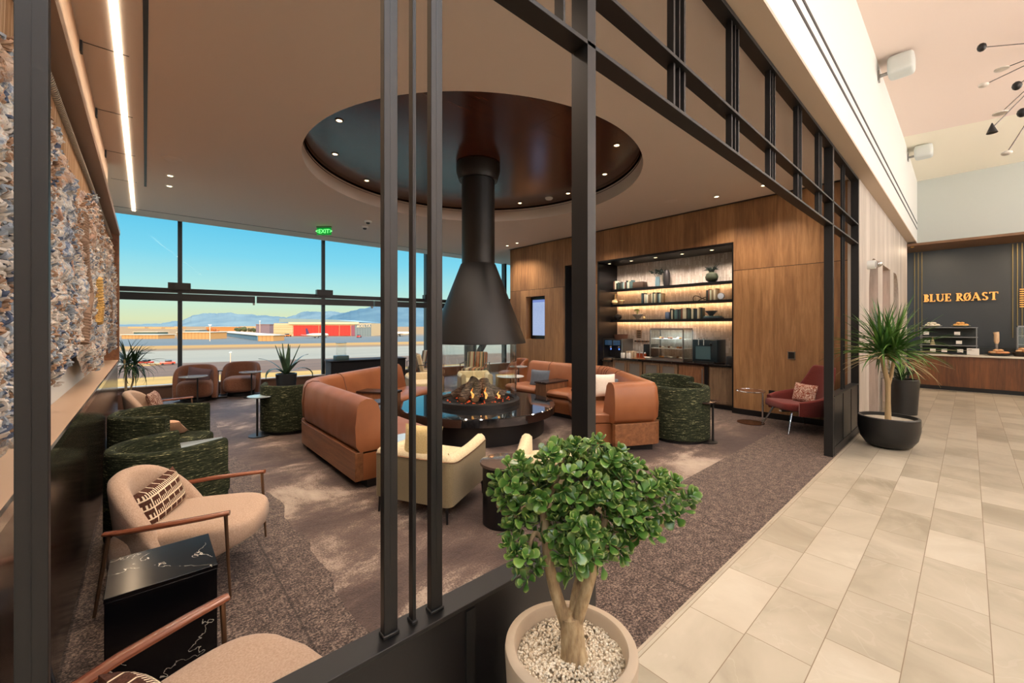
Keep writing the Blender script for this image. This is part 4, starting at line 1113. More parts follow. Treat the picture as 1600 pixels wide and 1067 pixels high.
def sprig(parent, n, h, spread, leafr, mat, z0):
    m = MB()
    for i in range(n):
        a = random.uniform(0, 2*PI); s_ = random.uniform(.2, 1)*spread; hh = h*random.uniform(.6, 1)
        tip = Vector((s_*math.cos(a)*.6, s_*math.sin(a), z0+hh)); m.tube([(0, 0, z0-.08), tip*.5+Vector((0, 0, z0*.5)), tip], .003, 4)
        for j in range(4):
            c = tip + Vector((random.uniform(-1, 1), random.uniform(-1, 1), random.uniform(-1, .6)))*leafr*1.3
            nrm = Vector((random.uniform(-1, 1),)*1+(random.uniform(-1, 1), random.uniform(-.5, 1))).normalized(); q = nrm.to_track_quat('Z', 'Y').to_matrix().to_4x4()
            m.bm.verts.ensure_lookup_table(); bmesh.ops.create_icosphere(m.bm, subdivisions=1, radius=leafr, matrix=Matrix.Translation(c) @ q @ Matrix.Diagonal((1, .75, .12, 1)))
    return m.build('leaves', mat, parent, smooth=80)
dleaf = plain('dark_eucalyptus', '23302c', .5)
sprig(v_, 14, .2, .17, .03, dleaf, .2)
tag(MB().lathe([(0, 0), (.06, 0), (.075, .12), (.07, .28), (.045, .35), (.035, .36), (.02, .3), (0, .3)], n=28).build('vase', dk), 'tall black vase on the top shelf, right of the leafy one', 'vase').location = (8.7, 4.52, 2.5)
rv = thing('vase', 'big round dark green vase with spiky greens at the right of the top shelf', 'vase', (8.69, 3.54, 2.5)); MB().lathe([(0, 0), (.06, 0), (.11, .05), (.125, .11), (.1, .18), (.05, .205), (.055, .22), (.04, .22), (.0, .18)], n=36).build('body', olive, rv)
m = MB()
for i in range(34):
    a = random.uniform(0, 2*PI); t2 = Vector((.12*math.cos(a), .2*math.sin(a)*random.uniform(.3, 1), .22+random.uniform(.03, .15))); m.tube([(0, 0, .18), (t2.x*.4, t2.y*.4, .27), t2], [.005, .012, .001], 4)
m.build('greens', dleaf, rv)
bl = thing('vase', 'cream bulb vase with narrow neck at the left of the middle shelf', 'vase', (8.69, 5.86, 2.13)); MB().lathe([(0, 0), (.06, 0), (.09, .05), (.08, .1), (.03, .14), (.022, .25), (.03, .27), (.02, .27), (0, .2)], n=32).build('body', crc, bl)
tag(MB().lathe([(0, 0), (.04, 0), (.08, .09), (.075, .1), (.03, .02), (0, .02)], n=28).build('bowl', crc), 'small cream bowl right of the cream bulb vase', 'bowl').location = (8.69, 5.69, 2.13)
kn = MB().tube([(.0, .14*math.cos(t2), .05+.04*math.sin(2*t2)+.03*math.sin(t2)) for t2 in [2*PI*i/40 for i in range(41)]], .008, 8); kn.tube([(0, -.02, .05), (0, 0, .16)], .005, 6)
tag(kn.build('sculpture', M['black']), 'black looped wire sculpture on the middle shelf', 'sculpture').location = (8.68, 3.78, 2.13)
ck = thing('desk_clock', 'small grey round clock at the right end of the middle shelf', 'clock', (8.66, 3.34, 2.13)); MB().lathe([(0, 0), (.07, 0), (.07, .03), (0, .03)], n=32, M=Matrix.Translation((0, 0, .075)) @ Matrix.Rotation(R(-90), 4, 'Y')).build('case', gryc, ck); MB().lathe([(0, 0), (.058, 0), (.058, .004), (0, .004)], n=32, M=Matrix.Translation((-.03, 0, .075)) @ Matrix.Rotation(R(-90), 4, 'Y')).build('face', plain('clock_face', 'b8c4d0', .3), ck)
tag(MB().blob((0, 0, .075), (.08, .09, .075), 3).build('ribbed_vase', dk), 'round dark vase at the left of the lowest shelf', 'vase').location = (8.69, 5.78, 1.755)
pb = thing('plant_bowl', 'tiny green plant in a bowl tucked below the middle shelf', 'plant', (8.70, 5.24, 1.9)) if 0 else None
gb = thing('bowl', 'grey footed bowl on the lowest shelf with a trailing green plant in it', 'bowl', (8.69, 5.24, 1.755)); MB().lathe([(0, 0), (.045, 0), (.04, .02), (.13, .12), (.125, .125), (.03, .03), (0, .03)], n=32).build('body', gryc, gb); sprig(gb, 10, .13, .1, .014, plain('pale_green_leaf', '8a9a5c', .6), .12)
tag(MB().blob((0, 0, .035), .035, 2).build('ornament', crc), 'small cream ball ornament right of the grey bowl', 'ornament').location = (8.66, 5.06, 1.755)
tag(MB().bb(-.08, .08, -.05, .05, 0, .16, bev=.02).build('bookend', plain('slate_blue_bookend', '5a6c88', .5)), 'slate blue bookend left of the long book row', 'bookend').location = (8.69, 4.47, 1.755)
for i in range(2): tag(MB().bb(-.1, .1, -.17+.03*i, .17-.02*i, 0, .026, bev=.003).build('flat_book', bookmats[4-i]), f'navy book lying flat on the lowest shelf, {["lower","upper"][i]} of two', 'book', 'flat books').location = (8.67, 3.5, 1.755+.027*i)
tag(MB().lathe([(0, 0), (.04, 0), (.04, .015), (.12, .1), (.115, .105), (.03, .03), (0, .03)], n=32).build('bowl', dk), 'black bowl standing on the flat books of the lowest shelf', 'bowl').location = (8.67, 3.54, 1.81)
ZW = .86
cm = thing('coffee_machine', 'black and steel twin-screen coffee machine at the left of the worktop', 'coffee machine', (8.48, 5.66, ZW if 0 else .8))
MB().bb(-.2, .25, -.24, .24, 0, .05).build('base', M['steel'], cm)
MB().bb(.0, .25, -.24, .24, .05, .48).build('body', M['blackpaint'], cm)
MB().bb(-.2, .0, -.24, .24, .33, .48, bev=.01).build('head', M['blackpaint'], cm)
MB().bb(-.2, .25, .24, .27, 0, .5).build('side_panel', M['steel'], cm); MB().bb(-.2, .25, -.27, -.24, 0, .5).build('side_panel', M['steel'], cm)
for s_ in (-1, 1):
    sm_ = NT('touch_screen'); sx = sm_.sep(sm_.coord()); g_ = sm_.math('MAXIMUM', sm_.math('LESS_THAN', sm_.math('FRACT', sm_.math('MULTIPLY', sx[1], 22)), .15), sm_.math('LESS_THAN', sm_.math('FRACT', sm_.math('MULTIPLY', sx[2], 26)), .2))
    sm_.set('000000', .2); sm_.L(sm_.mix(g_, '3c5a78', '0a0c10'), sm_.b.inputs['Emission Color']); sm_.b.inputs['Emission Strength'].default_value = .6
    MB().bb(-.208, -.2, s_*.115-.095, s_*.115+.095, .345, .465).build('touch_screen', sm_.m, cm)
    MB().cyl((-.1, s_*.115, .27), .03, .06, 16).build('nozzle', M['chrome'], cm)
    MB().cyl((-.1, s_*.115, .235), .012, .03, 10).build('nozzle_light', emit('blue_indicator', '4f86ff', 2.5), cm)
tag(MB().lathe([(0, 0), (.15, 0), (.17, .12), (.16, .12), (.14, .01), (0, .01)], n=32).build('bean_basket', plain('woven_brown', '5a3a2a', .8)), 'brown basket on top of the coffee machine', 'basket').location = (8.6, 5.64, 1.28)
rk = thing('cup_rack', 'pale wooden cup rack left of the coffee machine', 'rack', (8.5, 5.9-.03, .8)) if 0 else None
sg = thing('notice', 'small notice card on the tiled niche wall above the cups', 'sign', (8.85, 5.3, 1.41)); MB().bb(-.006, 0, -.07, .07, -.1, .1).build('card', plain('tan_card', 'b89c80', .7), sg)
for i in range(4): MB().bb(-.009, -.005, -.05, .05, -.085+.048*i, -.06+.048*i).build('printed_line', plain('dark_print', '3a2a22', .7), sg)
ht = thing('wall_hooks', 'short wooden rail with dark hooks on the niche wall', 'hook rail', (8.85, 5.25, 1.24)); MB().bb(-.02, 0, -.22, .14, -.015, .015).build('rail', M['walnut'], ht)
for i in range(4): MB().blob((-.04, -.17+.1*i, -.0), .02, 1).build('hook', M['blackpaint'], ht)
wc = plain('white_cup', 'd8c4a8', .4)
k = 0
cup0 = None
for r_i in range(2):
    for c_i in range(5):
        for l_i in range(2):
            nm = f'{["upper","lower"][1-l_i]} cup, {["first","second","third","fourth","last"][4-c_i]} from the left, {["front","back"][r_i]} row of cups by the coffee machine'
            if cup0 is None: cup0 = tag(MB().lathe([(0, 0), (.028, 0), (.034, .075), (.03, .075), (.024, .006), (0, .006)], n=16).build('coffee_cup', wc), nm, 'cup', 'stacked coffee cups'); o = cup0
            else: o = cup0.copy(); C.objects.link(o); o['label'] = nm
            o.location = (8.46+.09*r_i, 5.17+.075*c_i, ZW+.08*l_i)
tray = tag(MB().bb(-.14, .14, -.17, .17, 0, .015, bev=.004).build('wooden_tray', M['walnut_x']), 'wooden tray with syrup jars beside the cups', 'tray'); tray.location = (8.42, 4.97, ZW)
for i, (dy, nm) in enumerate(((.09, 'left'), (0, 'middle'), (-.09, 'right'))):
    j = thing('syrup_jar', f'amber jar on the wooden tray, {nm} of three', 'jar', (8.4, 4.97+dy, ZW+.015), group='jars on the tray')
    MB().cyl((0, 0, 0), .035, .11, 18).build('body', plain('amber_syrup', '8a3a1c', .15), j); MB().cyl((0, 0, .11), .03, .03, 14, .012).build('lid', M['steel'], j)
for i in range(2): tag(MB().bb(-.03, .03, -.04, .04, 0, .12, bev=.003).build('napkin_holder', plain('white_card', 'e8e4dc', .6)), f'small white card box in front of the cups, {["left","right"][1-i]} of two', 'box', 'white card boxes').location = (8.3, 5.24+.15*i, ZW)
tag(MB().bb(-.16, .16, -.1, .1, 0, .33, bev=.01).build('coffee_brewer', M['blackpaint']), 'black brewer box left of the glass pastry case', 'brewer').location = (8.62, 4.86, ZW)
tag(MB().lathe([(0, 0), (.04, 0), (.09, .05), (.085, .055), (.035, .01), (0, .01)], n=28).build('bowl', plain('white_bowl', 'ece6da', .3)), 'small white bowl at the foot of the glass pastry case', 'bowl').location = (8.33, 4.76, ZW)
def gcase(name, label, loc, rz, w_, d_, h_, shelves, stuff):
    o = thing(name, label, 'display case', loc, rz)
    MB().bb(-d_/2, d_/2, -w_/2, w_/2, 0, .05).build('base', M['steel'], o)
    f = MB()
    for sx in (-1, 1):
        for sy in (-1, 1): f.bb(sx*d_/2-.01, sx*d_/2+.01, sy*w_/2-.01, sy*w_/2+.01, .05, h_)
    f.bb(-d_/2, d_/2, -w_/2, w_/2, h_, h_+.035); f.build('frame', M['steel'], o)
    for s_ in range(shelves): MB().bb(-d_/2+.02, d_/2-.02, -w_/2+.01, w_/2-.01, .05+(h_-.05)*(s_+1)/(shelves+1), .06+(h_-.05)*(s_+1)/(shelves+1)).build('glass_shelf', M['white'] if name == 'pastry_case' else M['steel'], o)
    for nm_, b in (('front_pane', (-d_/2-.004, -d_/2, -w_/2, w_/2)), ('back_pane', (d_/2, d_/2+.004, -w_/2, w_/2)), ('side_pane', (-d_/2, d_/2, -w_/2-.004, -w_/2)), ('side_pane', (-d_/2, d_/2, w_/2, w_/2+.004))):
        MB().bb(*b, .05, h_).build(nm_, M['clear'], o)
    return o
gcase('pastry_case', 'glass pastry case with steel frame in the middle of the coffee worktop', (8.53, 4.33, ZW), 0, .74, .44, .66, 2, True)
random.seed(9)
pm_ = [plain('pastry_golden', 'c98a48', .6), plain('pastry_white', 'e8dcc6', .6), plain('pastry_brown', '7c4a28', .6)]
for lvl in range(3):
    for i in range(6):
        o = MB().blob((0, 0, .02), (.04, .035, .022), 2).build('pastry', pm_[random.randrange(3)]); o.location = (8.42+.1*(i % 2), 4.07+.1*i, ZW+(.05 if lvl == 0 else .262+.203*(lvl-1)))
        tag(o, f'small pastry in the glass case, {["lowest","middle","upper"][lvl]} level, {["first","second","third","third","second","first"][i]} from the {"right" if i < 3 else "left"}', 'pastry', 'pastries in the glass case')
ur = thing('drink_dispenser', 'big dark cube drink dispenser with twin taps at the right of the worktop', 'drink dispenser', (8.5, 3.52, ZW))
MB().bb(-.2, .24, -.24, .24, .02, .47, bev=.012).build('body', plain('dark_teal_steel', '27343a', .3, .4), ur); MB().bb(-.24, -.2, -.2, .2, .0, .04).build('drip_tray', M['black'], ur)
MB().bb(-.215, -.2, -.12, .17, .08, .34).build('front_panel', plain('teal_panel', '45646c', .3, .3), ur)
for s_ in (-1, 1): MB().rod((-.23, s_*.05+.05, .36), (-.23, s_*.05+.05, .5), .012, 8).rod((-.23, s_*.05+.05, .4), (-.2, s_*.05+.05, .4), .012, 8).build('tap', M['chrome'], ur)
MB().blob((-.22, -.13, .38), .03, 2).build('knob', M['blackpaint'], ur)
for i in range(2):
    o = tag(MB().bb(-.005, .0, -.06, .06, -.05, .05).build('outlet_plate', plain('white_plate', 'ddd2c4', .4)), f'white wall outlet plate above the drink dispenser, {["right","left"][i]} of two', 'outlet', 'niche outlets'); o.location = (8.855, 3.5+.16*i, 1.42)
tag(MB().bb(-.08, .08, -.1, .1, 0, .16, bev=.01).build('card_reader', M['charcoal']), 'small dark box at the right end of the worktop', 'box').location = (8.4, 3.02, ZW)
# downlights in the niche
struct('ceiling_niche', MB().bb(XW+.02, 8.86, 2.93, 5.92, 3.11, 3.15), M['blackpaint'])
for i, y in enumerate((5.8, 5.2, 4.6, 4.0, 3.4)):
    downlight(8.35, y, 3.11, f'small lit downlight in the black niche top, {["leftmost","second from the left","middle one","second from the right","rightmost"][i]}', 'downlights of the coffee niche', .04)
# ================================================================== CAFE COUNTER AT THE END OF THE HALL
ct = thing('cafe_counter', 'long walnut-fronted cafe counter with pale stone top below the dark wall', 'counter', (15.25, -1.8, 0))
MB().bb(-.3, .3, -3, 2.85, .1, .85).build('front', M['counter_wood'], ct, smooth=None)
MB().bb(-.26, .3, -3, 2.85, 0, .1).build('toe_kick', M['blackpaint'], ct)
MB().bb(-.36, .32, -3.02, 2.87, .85, .895, bev=.005).build('counter_top', plain('pale_stone_top', 'ddd6c6', .25), ct)
sgn = thing('cafe_sign', 'backlit gold serif letters of the cafe name on the dark wall', 'sign', (16.46, .18, 2.39), 0)
gold = NT('gold_letters'); gold.set('e0a050', .35, .6); gold.b.inputs['Emission Color'].default_value = lin('ffb765'); gold.b.inputs['Emission Strength'].default_value = .55
sgn.rotation_euler = (0, 0, -PI/2)
def serif_letter(ch, x0, w_):
    m = MB(); H = .105; K = .02; T_ = .008; c = x0+w_/2; x1 = x0+w_
    def V(x, a=-H, b=H, k=K): m.bb(x-k, x+k, -.012, .012, a, b)
    def Hh(a, b, z, k=T_): m.bb(a, b, -.0115, .0115, z-k, z+k)
    def Sf(x, z, s_=.035): Hh(x-s_, x+s_, z)
    def Ln(a, b, k): 
        a = Vector((a[0], 0, a[1])); b = Vector((b[0], 0, b[1])); d = b-a; m.box(((a+b)/2), (d.length, .022, 2*k), tilt=('Y', -math.atan2(d.z, d.x)))
    def Arc(cx, cz, rx_, rz_, a0, a1, thick=K, thin=T_):
        n = 20; P_ = []
        for i in range(n):
            t0, t1 = R(a0+(a1-a0)*i/n), R(a0+(a1-a0)*(i+1)/n); tm_ = (t0+t1)/2
            k = thin+(thick-thin)*abs(math.cos(tm_)); Ln((cx+rx_*math.cos(t0), cz+rz_*math.sin(t0)), (cx+rx_*math.cos(t1), cz+rz_*math.sin(t1)), k)
    s_ = x0+.035
    if ch in 'BLER': V(s_); Sf(s_, H-T_); Sf(s_, -H+T_)
    if ch == 'B': Hh(s_, c, 0); Arc(c-.005, H/2, w_*.28, H/2-T_, -90, 90); Arc(c-.005, -H/2, w_*.38, H/2-T_, -90, 90); Hh(s_, c, H-T_); Hh(s_, c, -H+T_)
    if ch == 'R': Hh(s_, c, 0); Hh(s_, c, H-T_); Arc(c-.01, H/2, w_*.3, H/2-T_, -90, 90); Ln((c-.01, 0), (x1-.015, -H+.01), K*.8); Sf(x1-.012, -H+T_, .02)
    if ch == 'L': Hh(s_, x1-.01, -H+T_); V(x1-.015, -H, -H+.05, T_)
    if ch == 'E': Hh(s_, x1-.01, -H+T_); Hh(s_, x1-.015, H-T_); Hh(s_, x1-.04, 0); V(x1-.014, -H, -H+.05, T_); V(x1-.018, H-.05, H, T_); V(x1-.04, -.025, .025, T_)
    if ch == 'U': V(x0+.03, -.03, H); V(x1-.025, -.03, H, T_); Sf(x0+.03, H-T_); Sf(x1-.025, H-T_, .025); Arc(c+.002, -.03, w_/2-.028, H-.04, 180, 360)
    if ch == 'O': Arc(c, 0, w_/2-.018, H-T_, 0, 360); Ln((x0+.01, -H-.01), (x1-.01, H+.01), .006)
    if ch == 'A': Ln((x0+.02, -H), (c, H), T_); Ln((c-.005, H), (x1-.02, -H), K); Hh(x0+.04, x1-.045, -.035); Sf(x0+.02, -H+T_, .025); Sf(x1-.022, -H+T_, .03)
    if ch == 'S': Arc(c, H/2, w_/2-.025, H/2-T_, 20, 270, K, T_); Arc(c, -H/2, w_/2-.02, H/2-T_, -160, 90, K, T_)
    if ch == 'T': V(c); Sf(c, -H+T_); Hh(x0+.005, x1-.005, H-T_); V(x0+.012, H-.05, H, T_); V(x1-.012, H-.05, H, T_)
    return m
for ch_, a_, b_ in (('B', 265, 302), ('L', 305, 346), ('U', 350, 402), ('E', 406, 449), ('R', 478, 524), ('O', 526, 572), ('A', 574, 630), ('S', 636, 676), ('T', 680, 735)):
    k_ = 1.37/470; serif_letter(ch_, (a_-500)*k_, (b_-a_)*k_).build('letter_'+ch_.lower(), gold.m, sgn, smooth=None)
mn = thing('menu_lines', 'stack of short gold bars mounted on the dark wall at the right edge', 'sign', (16.47, -.97, 2.3))
for i in range(9): MB().bb(-.015, .015, -.12, .12, -.22+.055*i, -.2+.055*i).build('bar', gold.m, mn)
for y0, nm in ((1.05, 'left of the gold letters'), (-.74, 'right of the gold letters')):
    g = thing('brass_strips', f'three brass strips on the dark cafe wall {nm}', 'wall trim', (16.49, y0, 1.3), group='brass strip trios')
    for k in range(3): MB().bb(-.012, 0, -.075*k-.007, -.075*k+.007, 0, 2.4).build('strip', plain('dull_brass', '8a7a4c', .45, .6), g)
cs_ = thing('bakery_case', 'three-tier bakery display case with white price cards on the cafe counter', 'display case', (15.2, .36, .895))
MB().bb(-.22, .22, -.5, .5, 0, .03).build('base', M['charcoal'], cs_)
for z, nm in ((.21, 'glass_shelf'), (.42, 'glass_shelf'), (.66, 'top_shelf')): MB().bb(-.23, .22, -.5, .5, z, z+.018).build(nm, M['steel'], cs_)
for sx in (-.2, .2):
    for sy in (-.48, .48): MB().bb(sx-.008, sx+.008, sy-.008, sy+.008, .03, .66).build('post', M['steel'], cs_)
MB().bb(.2, .21, -.48, .48, .03, .66).build('back_panel', plain('dark_back', '2c322e', .5), cs_)
wcard = plain('white_price_card', 'f2efe6', .6)
cards = [(.33, .225, 'upper shelf left'), (-.28+.02, .225, 'upper shelf right'), (.3, .015, 'lower shelf left'), (.08, -.2, ''), ]
for y, z, nm in ((.74, 1.42, 'on the second shelf at its left end'), (.2, 1.42, 'on the second shelf right of its middle'), (.72, 1.2, 'on the lower shelf at its left end'), (.17, 1.2, 'on the lower shelf right of its middle'), (.62, .99, 'at the bottom, leftmost'), (.42, .99, 'at the bottom, second from the left'), (.15, .99, 'at the bottom right of the middle')):
    c_ = tag(MB().bb(-.004, .004, -.05, .05, -.04, .04).build('price_card', wcard), f'white price card of the bakery case, {nm}', 'price card', 'price cards of the bakery case'); c_.location = (14.96, y, z)
bc_ = thing('menu_card', 'larger white menu card at the right end of the bakery case', 'card', (14.94, -.06, .9)); MB().bb(-.004, .004, -.1, .1, 0, .16).build('card', wcard, bc_); MB().bb(-.006, -.004, .02, .08, .12, .13).build('printed_line', M['charcoal'], bc_)
def plate(label, loc, r, mat): 
    o = thing('cake_stand', label, 'platter', loc); MB().lathe([(0, 0), (r*.5, 0), (r, .035), (r*.97, .04), (r*.45, .01), (0, .01)], n=32).build('dish', mat, o); return o
plate('white dish of pale pastries on top of the bakery case, left one', (15.15, .64, 1.573), .18, plain('white_dish', 'e8e8e0', .3))
plate('glass dish of golden pastries on top of the bakery case, right one', (15.15, .14, 1.573), .17, plain('pale_green_dish', 'b8c0a8', .2))
random.seed(21)
def pile(cx, cy, z, n, r, cols, s_, lab):
    for i in range(n):
        a = 2*PI*i/max(1, n-2); rr = r*.62 if i < n-2 else r*.12; lz = 0 if i < n-2 else s_*.9
        o = MB().blob((0, 0, 0), (s_*random.uniform(.9, 1.2), s_*random.uniform(.8, 1.1), s_*.6), 2).build('pastry', random.choice(cols))
        o.location = (cx+rr*math.cos(a), cy+rr*math.sin(a)+(.0 if i < n-2 else (i-n+1.5)*s_), z+lz+s_*.6); o.rotation_euler = (0, 0, random.uniform(0, 3))
        where = ['at the right rear', 'at the back', 'at the left rear', 'at the left', 'at the left front', 'in front', 'at the right front', 'at the right', 'second at the right rear', 'second at the back'][int(a/(2*PI)*8) % 8] if i < n-2 else ['on top, left', 'on top, right'][i-n+2]
        tag(o, f'{lab} {where}', 'pastry', 'pastries: '+lab)
pile(15.15, .64, 1.6, 8, .17, [plain('sugar_pastry', 'e6dfcb', .6)], .05, 'pale pastry on the left dish of the bakery case')
pile(15.15, .14, 1.6, 8, .16, [plain('golden_pastry', 'e0a95e', .6)], .05, 'golden pastry on the right dish of the bakery case')
bk = plate('wide black tray of croissants on the counter right of the bakery case', (15.15, -.47, .895), .24, M['charcoal'])
bk2 = tag(MB().lathe([(0, 0), (.16, 0), (.2, .1), (.19, .1), (.14, .02), (0, .02)], n=28).build('basket', plain('dark_basket', '34281f', .8)), 'dark round basket of croissants at the right edge of the counter', 'basket'); bk2.location = (15.15, -.86, .895)
cro = [plain('croissant', 'c88a5a', .6), plain('croissant_light', 'd8a878', .6)]
pile(15.15, -.47, .935, 10, .2, cro, .055, 'croissant on the black tray')
pile(15.15, -.86, .985, 8, .16, cro, .055, 'croissant in the dark basket')
tn = thing('tap_tower', 'upright cream tap handle on the cafe counter before the dark wall', 'tap', (15.35, -.44, .895)); MB().cyl((0, 0, 0), .03, .28, 16).build('stem', M['steel'], tn); MB().tube([(0, 0, .28), (0, 0, .34), (0, 0, .5), (0, .01, .56)], [.03, .045, .045, .05], 12).build('handle', plain('cream_handle', 'e8c8a0', .4), tn)
eq = gcase('grab_shelf', 'small black shelf unit with drinks at the right edge of the cafe counter', (15.62, -.95, .895), 0, .36, .3, .68, 2, False)
tg = thing('christmas_tree_ornament', 'small cream cone-shaped ornament on the left of the bakery case shelf', 'ornament', (15.1, .63, .895+.228)); MB().cyl((0, 0, 0), .05, .17, 18, .01).build('cone', plain('cream_cone', 'e8d4a8', .5), tg); MB().blob((0, 0, .185), .018, 1).build('tip', M['brass'], tg)
# back counter line
tag(MB().bb(16.0, 16.45, -3, 1.9, 0, 1.05).build('back_counter', plain('dark_back_counter', '2c3130', .5)), 'dark back counter against the dark cafe wall', 'counter')

# fascia spot fixtures
for x, nm in ((8.43, 'nearer one'), (12.95, 'farther one')):
    s_ = thing('wall_speaker', f'white rounded box speaker on a bracket high on the white fascia, {nm}', 'speaker', (x, .94, 5.45 if x < 9 else 5.44), group='speakers on the fascia')
    MB().bb(-.05, .05, -.02, 0, -.08, .08).rod((0, -.01, 0), (0, -.12, .0), .025, 10).build('bracket', M['steel'], s_)
    superbox(MB(), (0, -.26, .05), (.34, .3, .27), .35, 16).build('housing', plain('grey_white_plastic', 'd3d8d4', .45), s_, smooth=80)
cam_ = thing('security_camera', 'small round black lens camera on a white mount on the pale timber wall', 'camera', (9.15-.35, 1.11, 2.6))
MB().lathe([(0, 0), (.07, 0), (.07, .1), (0, .1)], n=24, M=Matrix.Rotation(R(90), 4, 'X')).build('mount', M['white'], cam_); MB().blob((0, -.13, 0), .055, 2).build('lens_ball', M['chrome'], cam_)
tag(MB().blob((0, 0, 0), .05, 2).build('ceiling_ball_light', M['brass']), 'tiny brass ball light under the cafe soffit corner', 'light').location = (15.3, 1.02, 3.74)

# ================================================================== STARBURST CHANDELIER (partly in view at the right edge)
hub = at(1690, 60, 5.6)
ch = thing('starburst_chandelier', 'black sputnik chandelier with thin rods and small metal ends, reaching in at the right edge', 'chandelier', hub)
hub2 = at(1660, 150, 5.3)
MB().blob((0, 0, 0), .07, 2).build('hub', M['black'], ch)
rodm = plain('thin_dark_rod', '4a4440', .4, .5); pearl = plain('pearl_end', 'd8d0c4', .3)
MB().rod((0, 0, 0), (0, 0, 5.66-hub.z if hub.z < 5.6 else .05), .008, 8).build('stem', rodm, ch)
ends = [(1534, 74, 5.3, 'b', None), (1537, 133, 5.2, 'p', None), (1500, 133, 5.6, 'c', None) if 0 else (1565, 108, 5.5, 'c', None), (1589, 134, 5.1, 'b', None), (1550, 200, 5.0, 'k', None), (1573, 239, 5.0, 'p', None), (1597, 176, 4.9, 'b', None), (1563, 177, 5.2, 'c', None)]
for x_, y_, D_, kind, _ in ends:
    e_ = at(x_, y_, D_)-hub; r_ = MB().rod((0, 0, 0), e_, .006, 6).build('arm', rodm, ch)
    if kind == 'b': MB().blob(e_, (.045, .045, .055), 2).build('end_ball', M['black'], r_)
    elif kind == 'p': MB().blob(e_, (.05, .05, .03), 2).build('end_pearl', pearl, r_)
    elif kind == 'k': MB().cyl(e_-Vector((0, 0, .06)), .05, .12, 20, .005).build('end_cone', M['black'], r_)
    else: MB().cyl(e_-Vector((0, 0, .006)), .07, .012, 20).build('end_disc', pearl, r_)
for k in range(10):
    a = k*.63; e_ = Vector((math.cos(a)*.9, math.sin(a)*.9-.6, math.sin(k*2.1)*.35))
    if e_.y > -.2: continue
    r_ = MB().rod((0, 0, 0), e_, .006, 6).build('arm', rodm, ch); MB().blob(e_, .045, 2).build('end_ball', M['black'], r_)
# ================================================================== PLANTS
def pot(o, prof, mat, soil, zs, rs, n=56):
    MB().lathe(prof, n=n).build('pot', mat, o); MB().cyl((0, 0, zs-.03), rs, .03, 40).build('soil', soil, o)
soil = plain('dark_soil', '2a1f18', .95, bump=(60, .8, .02))
JC = (1.0, .84)
jp = thing('jade_plant', 'jade plant with thick trunk and glossy round leaves in a beige concrete pot', 'plant', (*JC, 0))
concrete = plain('beige_concrete', 'b5a38c', .6, bump=(50, .12, .003))
MB().lathe([(0, 0), (.155, 0), (.175, .02), (.207, .585), (.205, .598), (.197, .603), (.178, .603), (.172, .595), (.165, .45), (0, .45)], n=72).build('pot', concrete, jp)
gravel = MB(); random.seed(31)
tm = bmesh.new(); bmesh.ops.create_icosphere(tm, subdivisions=1, radius=1); tv = [v.co.copy() for v in tm.verts]; tf = [[v.index for v in f.verts] for f in tm.faces]; tm.free()
for i in range(2600):
    a = random.uniform(0, 2*PI); r = .168*math.sqrt(random.random()); s_ = random.uniform(.0032, .0056)
    q = Matrix.Rotation(random.uniform(0, 6), 3, Vector((random.random(), random.random(), random.random()+.01)).normalized())
    c = Vector((r*math.cos(a), r*math.sin(a), .553+random.uniform(0, .008)+.006*math.sin(a*2)))
    gravel.add([c + q @ Vector((p.x*s_*1.3, p.y*s_, p.z*s_*.8)) for p in tv], tf)
gm = NT('white_gravel'); gn = gm.noise(gm.coord(), 110, 1); gm.set(gm.ramp(gn, [(.3, 'b09a7c'), (.5, 'd8c8ae'), (.7, 'f0e6d2')]), .7)
gravel.build('gravel', gm.m, jp, kind='stuff', smooth=80); MB().cyl((0, 0, .45), .171, .1, 40).build('gravel_bed', plain('gravel_bed', '9c8a70', .9), jp)
# local frame: rx to the picture's right, fy away from the viewer
aR = R(48.15); rx = Vector((math.sin(aR), -math.cos(aR), 0)); fy = Vector((math.cos(aR), math.sin(aR), 0))
D0 = JC[0]*fy.x + JC[1]*fy.y; R0 = JC[0]*rx.x + JC[1]*rx.y
def J(px_, py_, dd=0):
    D = D0+dd; lat = (px_-800)/640*D - R0; z = 1.6-(py_-509.5)/640*D
    return rx*lat + fy*dd + Vector((0, 0, z))
bark = NT('jade_bark'); bn = bark.noise(bark.coord((10, 10, 3)), 4, 4, .6); bark.set(bark.ramp(bn, [(.3, '6d5840'), (.5, '9a8260'), (.7, 'b8a480')]), .75); bark.bump(bn, .4, .01)
def branch(pts, r0, r1, n=12):
    P_ = [J(*p) for p in pts]; out = []
    for i in range(len(P_)-1):
        for k in range(4): out.append(P_[i].lerp(P_[i+1], k/4))
    out.append(P_[-1]); m_ = len(out)-1
    for _ in range(2): out = [out[0]] + [(out[i-1]+out[i]*2+out[i+1])/4 for i in range(1, m_)] + [out[-1]]
    return out, [r0+(r1-r0)*i/m_ for i in range(m_+1)], n
def mk(b): return MB().tube(b[0], b[1], b[2])
tr = branch([(897, 1030, 0), (895, 1000, 0), (893, 975, 0), (891, 960, 0)], .04, .034, 18); tr[1][0] = .046; tr[1][1] = .042
mk(tr).build('trunk', bark.m, jp, smooth=80)
